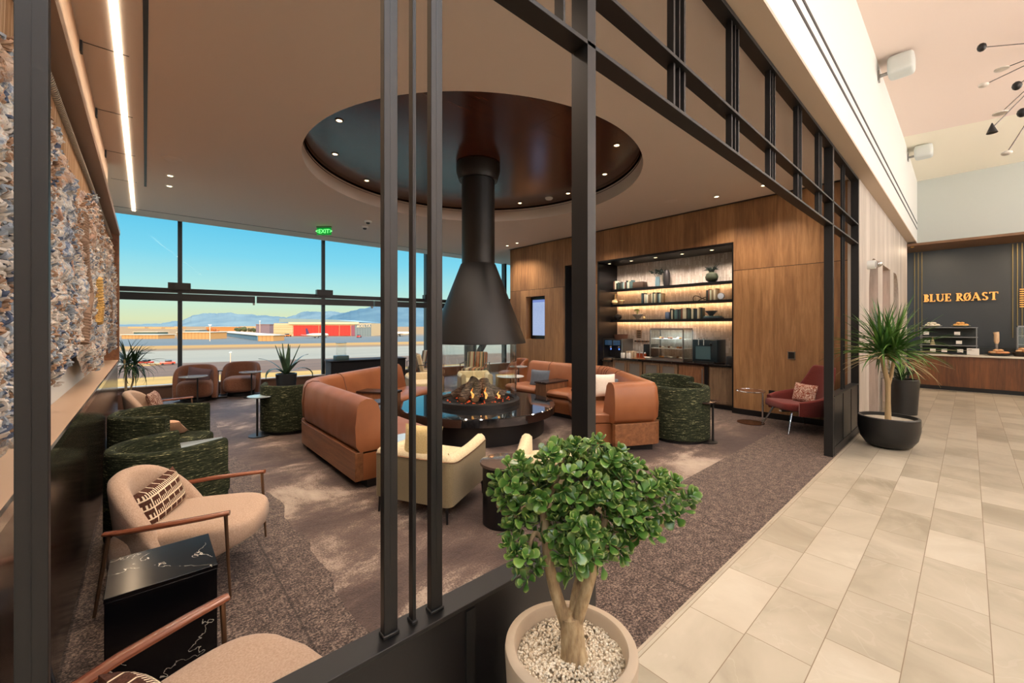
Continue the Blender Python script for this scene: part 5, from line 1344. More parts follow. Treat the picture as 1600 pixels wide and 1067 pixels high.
brs = [([(886, 978, 0), (866, 920, .0), (856, 872, -.01), (852, 825, -.02), (848, 790, 0)], .021, .012), ([(898, 978, 0), (914, 930, -.02), (927, 888, -.03), (934, 850, -.03), (948, 800, 0)], .021, .011),
       ([(896, 965, .02), (900, 925, .04), (912, 885, .04), (925, 835, .03), (925, 780, .05)], .018, .01),
       ([(930, 860, 0), (975, 850, 0), (1010, 835, 0), (1035, 820, .01), (1048, 805, .02)], .012, .007), ([(850, 800, 0), (830, 780, -.02), (800, 765, -.02), (785, 758, -.02)], .012, .007),
       ([(848, 840, 0), (835, 830, -.03), (828, 850, -.05), (826, 870, -.05)], .008, .005), ([(850, 790, 0), (870, 750, 0), (880, 715, 0)], .013, .007), ([(945, 800, 0), (960, 760, 0), (965, 725, .02)], .013, .007), ([(930, 780, .05), (905, 740, .06), (900, 710, .06)], .013, .007),
       ([(905, 855, -.03), (890, 870, -.08), (893, 885, -.09)], .008, .005), ([(960, 830, 0), (1000, 790, .0), (1040, 765, 0), (1065, 762, 0)], .01, .006), ([(785, 775, 0), (775, 790, 0), (800, 812, 0), (812, 800, 0)], .006, .005)]
for b in brs: mk(branch(*b)).build('branch', bark.m, jp, smooth=80)
# leaves: thick obovate blades in rosettes
def leaf_template():
    vs, fs = [], []; prof = [(0, .10), (.2, .3), (.45, .72), (.7, .98), (.88, .8), (1.0, .3)]
    for (x_, w_) in prof:
        w2 = w_*.38; th = .075*(1-.25*x_)
        cup = .10*x_*x_
        vs += [(x_, -w2, cup*.9+.02), (x_, -w2*.5, cup+th*.8), (x_, 0, cup+th*.6), (x_, w2*.5, cup+th*.8), (x_, w2, cup*.9+.02), (x_, w2*.5, cup-th), (x_, -w2*.5, cup-th)]
    for i in range(len(prof)-1):
        for k in range(7):
            a, b = i*7+k, i*7+(k+1) % 7; fs.append((a, b, b+7, a+7))
    fs.append(tuple(range(7))[::-1]); fs.append(tuple(range(35, 42)))
    return [Vector(v) for v in vs], fs
LV, LF = leaf_template()
lm = NT('jade_leaf'); at_ = lm.N('ShaderNodeAttribute'); at_.attribute_name = 'tone'; e_ = lm.N('ShaderNodeAttribute'); e_.attribute_name = 'along'
c0 = lm.ramp(at_.outputs['Fac'], [(0, '1f3f17'), (.4, '335a22'), (.75, '4f7a30'), (1, '7a9c48')])
c0 = lm.mix(lm.math('MULTIPLY', lm.math('POWER', e_.outputs['Fac'], 6), .35), c0, 'b8b060')
lm.set(c0, .28, spec=.55); lm.b.inputs['Subsurface Weight'].default_value = .0
random.seed(44)
blobs = [(782, 757, 14, 0), (800, 738, 20, 0), (828, 728, 26, 0), (860, 712, 22, 0), (880, 700, 18, 0), (905, 706, 24, 0), (935, 702, 20, 0), (957, 715, 22, 0), (975, 735, 24, 0), (990, 722, 14, .02),
         (810, 765, 26, 0), (845, 752, 32, 0), (880, 740, 34, 0), (920, 742, 36, 0), (955, 755, 32, 0), (985, 770, 28, 0), (860, 785, 28, .02), (900, 780, 34, 0), (940, 790, 34, 0), (975, 802, 28, 0),
         (1025, 752, 20, 0), (1050, 762, 18, 0), (1072, 768, 12, 0), (1010, 775, 22, 0), (1040, 785, 20, .01), (1062, 797, 16, .01), (1000, 805, 24, 0), (1012, 830, 20, 0), (990, 825, 18, 0),
         (818, 800, 24, -.03), (812, 825, 24, -.04), (806, 850, 14, -.04), (840, 815, 18, -.02), (826, 872, 20, -.06), (830, 895, 14, -.06), (815, 868, 10, -.06),
         (885, 815, 28, -.03), (915, 825, 32, -.05), (945, 835, 26, -.03), (895, 845, 26, -.07), (925, 860, 22, -.07), (893, 872, 14, -.08), (899, 888, 12, -.08), (945, 865, 18, -.05), (965, 845, 16, -.02)]
fm = MB(); tones, alongs = [], []
for bx, by, br, bd in blobs:
    n_ = max(3, int((br/13)**2*2.6))
    for i in range(n_):
        # point inside the blob, biased to its surface
        while True:
            u = Vector((random.uniform(-1, 1), random.uniform(-1, 1), random.uniform(-1, 1)))
            if .35 < u.length < 1: break
        dd = bd + u.z*min(br, 30)/640*D0*2.0
        c = J(bx+u.x*br*.8-2, by+6+u.y*br*.8, dd)
        up = (rx*u.x*.8 + Vector((0, 0, -u.y))*.8 + fy*u.z*.6 + Vector((0, 0, .55))).normalized()
        q = up.to_track_quat('Z', 'X').to_matrix(); nl = random.choice((6, 7, 8)); ph = random.uniform(0, 6); t0 = random.random()
        for k in range(nl):
            pair = k//2; a = ph+pair*1.45+PI*(k % 2); el = R(12+pair*20+random.uniform(-8, 8)); ln = random.uniform(.029, .043)*(1-.12*pair)
            Ml = q @ Matrix.Rotation(a, 3, 'Z') @ Matrix.Rotation(-el, 3, 'Y')
            fm.add([c + Ml @ (v*ln + Vector((.004, 0, 0))) + up*pair*.005 for v in LV], LF)
            tn_ = min(1, max(0, .25+.35*t0+.3*random.random()+.05*pair)); tones += [tn_]*len(LV); alongs += [v.x for v in LV]
fo = fm.build('leaves', lm.m, jp, smooth=80)
for nm, vals in (('tone', tones), ('along', alongs)):
    at2 = fo.data.attributes.new(nm, 'FLOAT', 'POINT'); at2.data.foreach_set('value', vals)

# strap-leaved plants
def straps(m, c, n, L0, L1, w_, tilt0, tilt1, droop, seed, k=7, tone=None):
    random.seed(seed)
    for i in range(n):
        a = random.uniform(0, 2*PI); el = R(random.uniform(tilt0, tilt1)); L_ = random.uniform(L0, L1); h = Vector((math.cos(a), math.sin(a), 0)); side = Vector((-h.y, h.x, 0))
        p = Vector(c) + Vector((0, 0, random.uniform(-.05, .08))); rows = []
        e = el; dr = droop*random.uniform(.3, 1.3)*(1.2-el/R(90))
        for j in range(k+1):
            s_ = j/k; w2 = w_*(.55+.9*s_ if s_ < .35 else .865*(1-(s_-.35)/.65)**.8+.02)
            rows.append((p.copy(), w2)); e -= dr/k*(.4+1.2*s_); p += (h*math.cos(e) + Vector((0, 0, math.sin(e))))*L_/k
        vs, fs = [], []
        for j, (p_, w2) in enumerate(rows): vs += [p_-side*w2/2+Vector((0, 0, w2*.25)), p_, p_+side*w2/2+Vector((0, 0, w2*.25)), p_-Vector((0, 0, .002))]
        for j in range(k):
            for q_ in range(4): a_, b_ = j*4+q_, j*4+(q_+1) % 4; fs.append((a_, b_, b_+4, a_+4))
        m.add(vs, fs)
    return m
yl = NT('yucca_leaf'); yv = yl.noise(yl.coord(), 3, 3); yl.set(yl.ramp(yv, [(.35, '24491a'), (.5, '3c6a24'), (.68, '6a8e40')]), .42)
yd = plain('dry_yucca_leaf', 'b5a67c', .6)
YC = (7.37, .72)
yp = thing('yucca_plant', 'tall spiky yucca with slim stems in a wide black bowl pot by the screen', 'plant', (*YC, 0))
MB().lathe([(0, 0), (.16, 0), (.23, .03), (.29, .12), (.315, .25), (.315, .395), (.305, .405), (.285, .405), (.28, .34), (0, .34)], n=64).build('pot', plain('black_fibreclay', '1a1a1a', .4), yp)
MB().cyl((0, 0, .33), .283, .03, 40).build('soil', plain('pale_gravel', 'b5ac9a', .9, bump=(60, .8, .02)), yp)
ybark = plain('yucca_bark', 'a8906a', .8, bump=(40, .5, .01))
MB().tube([(-.02, 0, .33), (-.03, .0, .6), (-.035, .0, .85), (-.05, .05, 1.12), (-.06, .08, 1.3)], [.035, .028, .03, .024, .02], 12).build('stem', ybark, yp)
MB().tube([(-.03, 0, .8), (.0, -.03, .95), (.02, -.05, 1.15), (.02, -.06, 1.32)], [.024, .02, .019, .018], 12).build('stem', ybark, yp)
lm_ = straps(MB(), (-.05, .06, 1.22), 110, .45, .78, .036, -8, 86, .9, 2); straps(lm_, (.02, -.06, 1.26), 95, .42, .75, .036, -8, 86, .9, 3); lm_.build('leaves', yl.m, yp, smooth=60)
straps(MB(), (0, 0, 1.2), 26, .55, .85, .022, -15, 15, .5, 8).build('dry_leaves', yd, yp, smooth=60)
tp = thing('tall_planter', 'tall black cylinder planter by the timber wall behind the yucca', 'planter', (10.35, .82, 0))
MB().lathe([(0, 0), (.2, 0), (.235, .62), (.225, .63), (.2, .63), (.19, .58), (0, .58)], n=48).build('pot', plain('black_planter', '1c1e1e', .35), tp)
MB().cyl((0, 0, .56), .195, .03, 32).build('soil', soil, tp)
dg = plain('dark_green_leaf', '2f4a24', .45)
straps(MB(), (0, 0, .62), 60, .25, .45, .04, 20, 85, 1.2, 14).build('leaves', dg, tp, smooth=60)

# agave in a black pot
ag = thing('agave_plant', 'agave with broad pointed leaves in a dark pot by the window', 'plant', (2.32, 10.05, 0))
MB().lathe([(0, 0), (.17, 0), (.21, .55), (.2, .56), (.18, .56), (.17, .5), (0, .5)], n=48).build('pot', plain('dark_pot', '20262a', .35), ag); MB().cyl((0, 0, .49), .172, .02, 32).build('soil', soil, ag)
agm = MB(); random.seed(6)
for i in range(15):
    a = i*2.4; el = R(86-i*3.9); L_ = .68+.02*(i % 3); h = Vector((math.cos(a), math.sin(a), 0)); sd = Vector((-h.y, h.x, 0)); p = Vector((0, 0, .53)); rows = []; e = el; k = 8
    for j in range(k+1):
        s_ = j/k; w2 = .11*(.75+.4*s_ if s_ < .4 else .91*(1-(s_-.4)/.6)**.9+.01); rows.append((p.copy(), w2)); e -= (.0 if i < 7 else (.9 if i < 12 else 2.4))/k*s_*2; p += (h*math.cos(e)+Vector((0, 0, math.sin(e))))*L_/k
    vs, fs = [], []
    for p_, w2 in rows: vs += [p_-sd*w2/2+Vector((0, 0, .0))-h*.0, p_-h*.015*0-Vector((0, 0, .0)), p_+sd*w2/2, p_-Vector((h.x*.02, h.y*.02, .012))]
    for j in range(k):
        for q_ in range(4): a_, b_ = j*4+q_, j*4+(q_+1) % 4; fs.append((a_, b_, b_+4, a_+4))
    agm.add(vs, fs)
agt = NT('agave_leaf'); agn = agt.noise(agt.coord(), 5, 3); agt.set(agt.ramp(agn, [(.35, '2c4a36'), (.65, '5c7a5c')]), .45)
agm.build('leaves', agt.m, ag, smooth=60)
# dracaena by the ledge end
dr_ = thing('dracaena_plant', 'dracaena with thin dark arching leaves at the left end of the window', 'plant', (-.28, 11.0, 0))
MB().lathe([(0, 0), (.16, 0), (.2, .28), (.19, .29), (.17, .29), (.16, .24), (0, .24)], n=40).build('pot', plain('brown_pot', '6a4a3a', .6), dr_); MB().cyl((0, 0, .23), .165, .02, 32).build('soil', soil, dr_)
MB().tube([(0, 0, .2), (.0, 0, .6), (-.02, .0, .95)], .02, 8).tube([(.03, 0, .2), (.1, -.03, .5), (.12, -.03, .8)], .016, 8).build('stem', ybark, dr_)
ddl = plain('dracaena_leaf', '27401f', .4)
dd_ = straps(MB(), (-.0, 0, .85), 60, .35, .62, .035, -20, 85, 1.6, 4); straps(dd_, (.12, -.03, .82), 44, .35, .6, .032, -30, 80, 1.7, 5); dd_.build('leaves', ddl, dr_, smooth=60)
# ================================================================== AIRFIELD
ZG = -6.0
_lin0 = lin
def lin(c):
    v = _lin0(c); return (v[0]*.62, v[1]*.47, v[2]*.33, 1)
def G(px_, py_, up=0):   # point on the airfield ground seen at a picture position
    D = (1.6-ZG)*640/(py_-509.5); p = at(px_, py_, D); return Vector((p.x, p.y, ZG+up))
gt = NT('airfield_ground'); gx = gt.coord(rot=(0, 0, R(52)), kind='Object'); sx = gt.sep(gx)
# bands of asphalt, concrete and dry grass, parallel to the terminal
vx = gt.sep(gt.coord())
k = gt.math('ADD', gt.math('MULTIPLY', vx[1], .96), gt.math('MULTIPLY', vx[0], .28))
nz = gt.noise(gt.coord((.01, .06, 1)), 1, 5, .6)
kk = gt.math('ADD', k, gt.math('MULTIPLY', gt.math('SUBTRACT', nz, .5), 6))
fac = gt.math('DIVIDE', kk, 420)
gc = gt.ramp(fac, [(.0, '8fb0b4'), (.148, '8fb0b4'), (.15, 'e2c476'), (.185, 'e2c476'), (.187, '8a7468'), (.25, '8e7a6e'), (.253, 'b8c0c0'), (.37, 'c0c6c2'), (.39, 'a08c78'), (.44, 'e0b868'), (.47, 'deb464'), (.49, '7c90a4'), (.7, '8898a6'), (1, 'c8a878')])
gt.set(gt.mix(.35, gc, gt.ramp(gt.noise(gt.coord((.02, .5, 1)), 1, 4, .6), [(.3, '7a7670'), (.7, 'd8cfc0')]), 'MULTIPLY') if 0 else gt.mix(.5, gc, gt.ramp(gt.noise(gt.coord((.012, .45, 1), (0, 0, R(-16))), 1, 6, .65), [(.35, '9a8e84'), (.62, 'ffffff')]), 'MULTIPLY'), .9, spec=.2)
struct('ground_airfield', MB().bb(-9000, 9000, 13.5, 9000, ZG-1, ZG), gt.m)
struct('ground_apron', MB().bb(-40, 60, 13, 13.6, ZG, -.3), M['white'])
def ridge(name, pts, D, depth, col, label_seed, snow=False, sub=14):
    """mountain range: rises from the plain at distance D, profile given in picture positions"""
    m = MB(); prof = []
    for (x0, y0), (x1, y1) in zip(pts, pts[1:]):
        for k in range(sub): 
            f = k/sub; x_ = x0+(x1-x0)*f; y_ = y0+(y1-y0)*f + (noise.noise(Vector((x_*.09, label_seed, 0)))*1.6+noise.noise(Vector((x_*.3, label_seed, 0)))*.7)*min(1, (509-y0-(y1-y0)*f)/6)
            prof.append((x_, y_))
    rows = []
    for x_, y_ in prof:
        top = at(x_, y_, D+depth*.5); f0 = at(x_, 509, D); b0 = at(x_, 509, D+depth)
        f0.z = b0.z = ZG-1; jag = Vector((noise.noise(Vector((x_*.12, 1, label_seed))), noise.noise(Vector((x_*.12, 5, label_seed))), 0))*D*.007
        mid = f0.lerp(top, .5)+jag+Vector((0, 0, top.z*.04)); rows.append([m.bm.verts.new(v) for v in (f0, f0.lerp(mid, .5)-jag*.8, mid, mid.lerp(top, .5)-jag*.5, top, b0)])
    for a, b in zip(rows, rows[1:]):
        for j in range(5): m.bm.faces.new((a[j], a[j+1], b[j+1], b[j]))
    t = NT(name+'_hazed_rock'); n_ = t.noise(t.coord((.002, .002, .004)), 1, 6, .6)
    t.set(t.ramp(n_, [(.35, col[0]), (.65, col[1])]), 1, spec=0)  # blue distance haze is put into the rock colour
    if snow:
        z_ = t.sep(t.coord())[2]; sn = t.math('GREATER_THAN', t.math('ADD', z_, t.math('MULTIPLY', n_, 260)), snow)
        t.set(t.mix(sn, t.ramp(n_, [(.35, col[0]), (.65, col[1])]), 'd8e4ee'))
    o = m.build('mountain_range', t.m, smooth=30); return o
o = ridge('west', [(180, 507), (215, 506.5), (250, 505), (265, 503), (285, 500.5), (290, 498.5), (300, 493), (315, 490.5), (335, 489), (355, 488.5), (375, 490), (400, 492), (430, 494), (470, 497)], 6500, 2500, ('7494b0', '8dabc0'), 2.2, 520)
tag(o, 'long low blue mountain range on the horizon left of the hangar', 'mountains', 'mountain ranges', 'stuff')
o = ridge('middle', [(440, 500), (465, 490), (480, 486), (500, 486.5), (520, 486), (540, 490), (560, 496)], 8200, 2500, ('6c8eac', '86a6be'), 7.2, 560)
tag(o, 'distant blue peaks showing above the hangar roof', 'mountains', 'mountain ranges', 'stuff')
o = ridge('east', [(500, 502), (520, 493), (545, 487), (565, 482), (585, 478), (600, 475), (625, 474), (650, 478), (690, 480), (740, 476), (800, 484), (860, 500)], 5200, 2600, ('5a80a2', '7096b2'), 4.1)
tag(o, 'high dark blue mountain slope right of the hangar', 'mountains', 'mountain ranges', 'stuff')

def block(name, label, p0, p1, depth, h, mat, cat='building', group=None, roof=None, rh=.0, z0=0):
    """box building whose front runs from ground point p0 to p1"""
    d = (p1-p0); L_ = math.hypot(d.x, d.y); rz = math.atan2(d.y, d.x)
    o = thing(name, label, cat, (p0.x, p0.y, ZG), rz, group)
    MB().bb(0, L_, 0, depth, z0, h).build('walls', mat, o)
    if roof: MB().bb(-.5, L_+.5, -.5, depth+.5, h, h+max(rh, .4)).build('roof', roof, o)
    return o, L_
DG = (1.6-ZG)*640
sid = lambda n, c1, c2, ax=0, k=1.2: None
def ribbed(name, c, c2, n):
    t = NT(name); x_ = t.sep(t.coord()); t.set(t.mix(t.math('LESS_THAN', t.math('FRACT', t.math('MULTIPLY', x_[0], n)), .2), c, c2), .7); return t.m
hp0, hp1 = G(428, 525), G(580, 525)
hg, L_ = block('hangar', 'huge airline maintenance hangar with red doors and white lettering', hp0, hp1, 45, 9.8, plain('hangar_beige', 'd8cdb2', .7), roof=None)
sc_ = L_/152
def hx(px_): return (px_-428)*sc_
redm = ribbed('red_hangar_door', 'd8361f', 'c42c18', .35)
for a, b, nm in ((459, 498, 'door'), (499, 530, 'door'), (531, 548, 'door')): MB().bb(hx(a), hx(b)-.1, -.5, 0, .2, 8.2).build('hangar_door', redm, hg)
MB().bb(hx(549), hx(555), -.45, 0, .2, 8.2).build('door_end', plain('mauve_metal', '9a5a78', .6), hg)
MB().bb(hx(452), hx(561), -1.2, 0, 9.0, 10.6).build('header', plain('cream_header', 'ece4cf', .7), hg)
MB().bb(hx(555), hx(580), -.6, 0, 0, 9.0).build('right_wall', ribbed('grey_ribbed', '7f98ac', '6c8498', .5), hg)
st = NT('striped_louvre'); sxx = st.sep(st.coord()); st.set(st.mix(st.math('LESS_THAN', st.math('FRACT', st.math('MULTIPLY', sxx[2], .8)), .4), 'e6dcbc', 'b7a67e'), .7)
MB().bb(hx(428), hx(458), -.5, 0, 2, 8.6).build('louvre_panel', st.m, hg)
MB().prism([(0, 0)]*0 or [(hx(434), 10.6), (hx(565), 10.6), (hx(520), 12.6), (hx(434), 13.6)], 2, 44).build('roof', plain('blue_grey_roof', '8fb0c4', .6), hg, tr=Matrix(((1,0,0,0),(0,0,1,0),(0,1,0,0),(0,0,0,1))), smooth=None)
lin_=lin; wl = emit('glowing_white_letters', 'fff8ea', 2.2)  # emission added so lettering and emblem stand out bright, not a lit sign
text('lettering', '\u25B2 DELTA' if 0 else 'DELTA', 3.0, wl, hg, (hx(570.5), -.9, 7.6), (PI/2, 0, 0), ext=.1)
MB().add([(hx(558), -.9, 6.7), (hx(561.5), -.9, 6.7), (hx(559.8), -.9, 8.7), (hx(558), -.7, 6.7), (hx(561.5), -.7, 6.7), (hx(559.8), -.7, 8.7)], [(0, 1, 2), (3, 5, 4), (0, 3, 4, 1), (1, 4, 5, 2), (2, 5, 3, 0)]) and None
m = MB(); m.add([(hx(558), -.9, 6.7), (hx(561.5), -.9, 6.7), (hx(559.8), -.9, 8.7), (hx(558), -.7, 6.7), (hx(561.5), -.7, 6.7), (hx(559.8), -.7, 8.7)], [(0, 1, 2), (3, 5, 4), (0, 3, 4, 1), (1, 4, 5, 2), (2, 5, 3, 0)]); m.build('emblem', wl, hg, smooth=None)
# buildings left of the hangar
tanm = ribbed('tan_siding', 'd6ae74', 'bd9660', .5); bluem = ribbed('blue_siding', '6f9cc0', '52809f', .35); whm = plain('white_metal_roof', 'e6e6de', .6); greym = plain('grey_blue_wall', '6a8294', .7)
def lowblock(x0, x1, yb, yt, dep, mat, label, roof=whm, y1b=None, group='low airfield buildings', name='airfield_building'):
    p0, p1 = G(x0, yb), G(x1, y1b or yb); D_ = DG/(yb-509.5); h = (yb-yt)/640*D_
    return block(name, label, p0, p1, dep, h, mat, group=group, roof=roof)[0]
lowblock(190, 247, 529.5, 523.5, 12, tanm, 'low tan building behind the left pane, by the dracaena')
lowblock(209, 246, 524.5, 519, 10, plain('green_glass_wall', '4f7078', .4), 'small dark-windowed building behind the low tan building')
lowblock(277, 328, 530, 519.5, 14, tanm, 'tan-roofed shed with blue side crossing the first mullion')
lowblock(289, 311, 520, 515.5, 16, greym, 'small blue-grey building behind the tan-roofed shed')
lowblock(340, 402, 523, 518.5, 12, bluem, 'long row of blue-sided small plane hangars', y1b=532)
lowblock(403, 427, 533, 524.5, 10, tanm, 'tan end block of the blue hangar row', y1b=533)
lowblock(322, 372, 517, 510.8, 20, plain('orange_brick', 'c9904e', .8), 'long orange-tan building at the foot of the mountains')
lowblock(400, 421, 521, 507, 25, plain('mauve_block', '8a7f9a', .8), 'square mauve building just left of the hangar', roof=plain('mauve_roof', '9a90a6', .8))
for x_, w_, y_, nm in ((200, 26, 513, 'leftmost'), (232, 20, 513.5, 'second from the left'), (258, 18, 514, 'between the trees and the first mullion'), (272, 9, 512.5, 'just left of the first mullion'), (592, 10, 521, 'right of the hangar'), (375, 24, 512.2, 'behind the dark trees')):
    lowblock(x_, x_+w_, y_, y_-2.4, 30, plain('pale_warehouse', 'd8b98c', .8), f'tiny pale warehouse on the horizon, {nm}', roof=None, group='distant warehouses', name='warehouse')
lowblock(198, 235, 571.5, 569, 3, plain('site_cabin', 'e0c898', .8), 'row of low cream cabins and barriers near the left window edge', roof=None, group=None, name='site_cabin')
random.seed(17)
for i, (x_, y_, s_, c_, nm) in enumerate(((330, 521, 3.2, 'b8763c', 'orange autumn tree left in the row'), (337, 520, 2.6, 'c07a44', 'smaller orange autumn tree in the row'), (371, 520, 3.0, '4c5a34', 'dark green tree left of two behind the hangar row'), (381, 520, 3.4, '556036', 'dark green tree middle of the row'), (392, 519, 2.8, '5a5a3a', 'olive tree behind the hangar row'), (399, 519.5, 2.8, '445430', 'dark tree next to the mauve building'))):
    p = G(x_, y_); t_ = thing('airfield_tree', nm, 'tree', p, group='trees on the airfield'); m = MB()
    for k in range(9): m.blob((random.uniform(-1, 1)*s_*.8, random.uniform(-1, 1)*s_*.8, s_*(.7+random.random()*.8)), s_*random.uniform(.4, .65), 2)
    m.build('crown', plain('tree_crown', c_, .95, bump=(1.5, 1, .5)), t_); MB().cyl((0, 0, 0), s_*.1, s_*.6, 8).build('trunk', M['walnut'], t_)
# aircraft
def plane(label, p, rz, s_, tail, group):
    o = thing('airliner', label, 'airplane', p, rz, group); w_ = plain('aircraft_white', 'eef0f2', .35)
    MB().tube([(-17, 0, 3.6), (-14, 0, 3.5), (-8, 0, 3.1), (10, 0, 3.0), (14, 0, 2.9), (16.5, 0, 2.6)], [.3, 1.0, 1.8, 1.8, 1.5, .2], 18).build('fuselage', w_, o, smooth=80)
    m = MB(); m.add([(-17, -.15, 4), (-12.5, -.15, 4.4), (-16, -.15, 10), (-18, -.15, 10), (-17, .15, 4), (-12.5, .15, 4.4), (-16, .15, 10), (-18, .15, 10)], [(0, 1, 2, 3), (7, 6, 5, 4), (0, 4, 5, 1), (1, 5, 6, 2), (2, 6, 7, 3), (3, 7, 4, 0)]); m.build('tail_fin', plain('tail_livery', tail, .4), o, smooth=None)
    for s2 in (-1, 1):
        m = MB(); m.add([(3, s2*1.5, 2.4), (-2, s2*1.5, 2.4), (-7, s2*15, 3.4), (-5.4, s2*15, 3.4), (3, s2*1.5, 2.1), (-2, s2*1.5, 2.1), (-7, s2*15, 3.3), (-5.4, s2*15, 3.3)], [(0, 1, 2, 3), (7, 6, 5, 4), (0, 4, 5, 1), (1, 5, 6, 2), (2, 6, 7, 3), (3, 7, 4, 0)]); m.build('wing', w_, o, smooth=None)
        MB().tube([(2.5, s2*5, 1.6), (-1, s2*5, 1.6)], [.9, .7], 12).build('engine', plain('engine_grey', 'aab0b8', .4), o)
        MB().cyl((-2, s2*2, 0), .4, 1.9, 10).build('landing_gear', M['charcoal'], o)
    MB().cyl((12, 0, 0), .35, 1.8, 10).build('nose_gear', M['charcoal'], o)
    o.scale = (s_,)*3
plane('white airliner with blue and red tail parked before the red hangar doors', G(497, 528), R(35), .62, '6a4a86', 'airliners')
plane('small white airliner with red tail seen between the first wide bar and the rod', G(622, 525.5), R(150), .7, 'c23a34', 'airliners')
for i, (x_, y_, c_, nm) in enumerate(((437, 527, 'd8502e', 'orange-red tug at the left of the hangar louvres'), (449, 526, 'e08a3a', 'orange service truck in front of the hangar louvres'), (561, 527.5, 'c83a3a', 'red car before the right wall of the hangar'), (565, 523.5, '3c4450', 'dark parked van left of two right of the hangar'), (574, 523.3, '4a5462', 'dark parked van right of two right of the hangar'), (228, 569.5, 'd8503a', 'red ramp vehicle near the left window edge'), (262, 570, 'd85a44', 'red ramp vehicle left of the left armchair'))):
    p = G(x_, y_); o = thing('service_vehicle', nm, 'vehicle', p, R(30*i), 'vehicles on the apron'); s_ = 1 if y_ < 540 else .45
    MB().bb(-2.6*s_, 2.6*s_, -1.1*s_, 1.1*s_, .4*s_, 1.4*s_, bev=.2*s_).build('body', plain('vehicle_paint', c_, .4), o); MB().bb(-1.4*s_, .9*s_, -1*s_, 1*s_, 1.4*s_, 2.1*s_, bev=.2*s_).build('cab', M['charcoal'], o)
    for a in (-1.7, 1.7):
        for b in (-1, 1): MB().lathe([(0, 0), (.45*s_, 0), (.45*s_, .25*s_), (0, .25*s_)], n=14, M=Matrix.Translation((a*s_, b*1.1*s_, .45*s_)) @ Matrix.Rotation(PI/2, 4, 'X')).build('wheel', M['blackpaint'], o)
for x_, y_, h_, nm in ((328, 533, 4, 'by the tan-roofed shed'), (360, 570, 3.4, 'near the window between the two armchairs'), (406, 523, 6, 'before the mauve building')):
    p = G(x_, y_); s_ = 1 if y_ < 540 else .35
    o = thing('light_mast', f'slim light mast on the airfield {nm}', 'mast', p, group='airfield masts'); MB().cyl((0, 0, 0), .2*s_, h_*s_*2, 8).build('pole', M['sill'], o); MB().bb(-.6*s_, .6*s_, -.2*s_, .2*s_, h_*s_*2, h_*s_*2+.4*s_).build('lamp_head', M['white'], o)

lin = _lin0
# ================================================================== LIGHT, WORLD, CAMERA
def area(name, loc, sx, sy, power, color, rot=(0,0,0), shape='RECTANGLE', spread=180):
    l = bpy.data.lights.new(name, 'AREA'); l.shape = shape; l.size = sx; l.size_y = sy; l.energy = power; l.color = lin(color)[:3]; l.spread = R(spread)
    o = bpy.data.objects.new(name, l); C.objects.link(o); o.location = loc; o.rotation_euler = rot; return o
def spot(name, loc, power, color, ang=95, blend=.8, rot=(0,0,0), r=.03):
    l = bpy.data.lights.new(name, 'SPOT'); l.energy = power; l.color = lin(color)[:3]; l.spot_size = R(ang); l.spot_blend = blend; l.shadow_soft_size = r
    o = bpy.data.objects.new(name, l); C.objects.link(o); o.location = loc; o.rotation_euler = rot; return o
WARM = 'ffe9d4'; NEUT = 'ffeedd'
# area lamps added out of view to light the hall
for x in (-4.5, -.5, 3.5, 7.5, 11.5):
    area('added_hall_light', (x, -3.4, 5.6), 2.2, 1.2, 80, 'fbf8f6')
for x in (-4, 1.5): area('added_daylight_fill', (x, -2.2, 5.62), 3.5, 2.5, 125, 'e8f2ff')  # cool lamps added overhead, standing in for daylight
for x in (3, 8, 13): area('added_uplight', (x, -6.5, 3.6), 3, .6, 360, 'fff6f0', rot=(R(150), 0, 0))  # unseen uplights added to brighten the hall ceiling
# lounge downlights
for a in range(-61, 240, 30):
    spot('oculus_downlight_beam', (CX+2.1*math.cos(R(a)), CY+2.1*math.sin(R(a)), ZC+.22), 105, WARM, 110)
for x, y, _n, _v in LDN: spot('downlight_beam', (x, y, ZC-.03), 105, WARM, 120)
# led strip
area('led_strip_glow', (-.165, 6.2, ZC-.03), .05, 9, 28, 'ffd9ae')
# niche
for y in (3.2, 3.8, 4.4, 5.0, 5.6): spot('niche_downlight_beam', (8.4, y, 3.08), 42, WARM, 140)
for z in (2.463, 2.093, 1.718): area('shelf_led', (8.81, 4.5, z), .015, 2.9, 7.5, 'ffc48c')
area('added_case_light', (8.5, 4.33, .86+.64), .3, .6, 5, 'f4fbff')  # lamp added inside the glass case to brighten it
# cafe
for y in (-3.5, -1, .6): area('cafe_light', (15.6, y, 3.7), .5, .5, 22, 'ffe0bd')
# fire glow
l = bpy.data.lights.new('fire_glow', 'POINT'); l.energy = 6; l.color = (1, .35, .1); l.shadow_soft_size = .08
o = bpy.data.objects.new('fire_glow', l); C.objects.link(o); o.location = (CX, CY-.1, .68)

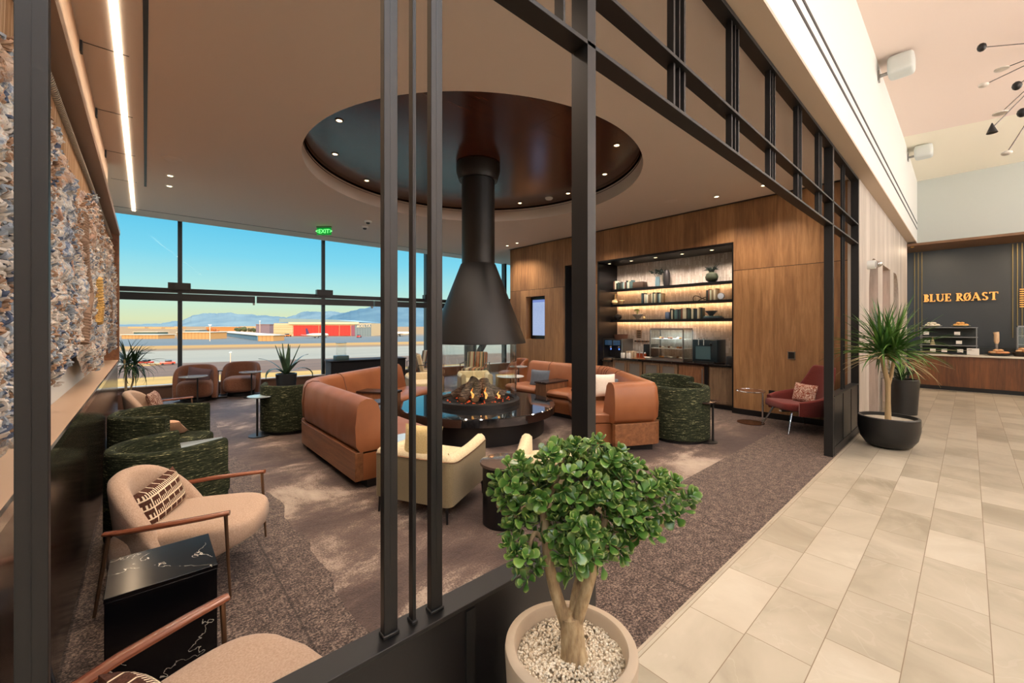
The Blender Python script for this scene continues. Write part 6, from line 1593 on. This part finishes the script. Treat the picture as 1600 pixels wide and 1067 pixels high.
sun = bpy.data.lights.new('sun', 'SUN'); sun.energy = 7; sun.angle = R(.6); sun.color = (1, .8, .55)
o = bpy.data.objects.new('sun', sun); C.objects.link(o)
d = Vector((.25, 1, -.3)); o.rotation_euler = d.to_track_quat('-Z', 'Y').to_euler()

w = bpy.data.worlds.new('sky'); bpy.context.scene.world = w; w.use_nodes = True
nt = w.node_tree; bg = nt.nodes['Background']
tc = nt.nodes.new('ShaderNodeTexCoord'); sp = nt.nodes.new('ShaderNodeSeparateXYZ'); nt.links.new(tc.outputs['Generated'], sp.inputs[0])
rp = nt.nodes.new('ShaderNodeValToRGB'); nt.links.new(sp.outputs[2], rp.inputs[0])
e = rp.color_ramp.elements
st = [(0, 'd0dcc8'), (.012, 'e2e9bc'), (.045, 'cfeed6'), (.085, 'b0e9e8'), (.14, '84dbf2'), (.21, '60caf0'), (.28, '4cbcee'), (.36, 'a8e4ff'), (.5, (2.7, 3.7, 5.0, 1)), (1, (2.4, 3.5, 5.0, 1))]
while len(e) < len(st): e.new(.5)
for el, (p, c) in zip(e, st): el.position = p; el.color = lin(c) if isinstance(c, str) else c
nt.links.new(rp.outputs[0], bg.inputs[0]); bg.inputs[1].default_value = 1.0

cam = bpy.data.cameras.new('camera'); co = bpy.data.objects.new('camera', cam); C.objects.link(co)
co.location = (0, 0, 1.6); co.rotation_euler = (PI/2, 0, R(48.15-90))
cam.sensor_width = 36; cam.lens = 640/1600*36; cam.shift_y = -.015; cam.clip_start = .03; cam.clip_end = 20000
sc = bpy.context.scene; sc.camera = co
sc.view_settings.view_transform = 'Standard'; sc.view_settings.look = 'None'; sc.view_settings.gamma = 1; sc.view_settings.use_curve_mapping = False
sc.view_settings.exposure = 0.0
cy = sc.cycles; cy.max_bounces = 8; cy.diffuse_bounces = 4; cy.glossy_bounces = 4; cy.transparent_max_bounces = 16; cy.transmission_bounces = 6
cy.sample_clamp_indirect = 6; cy.use_denoising = True; cy.caustics_reflective = False; cy.caustics_refractive = False
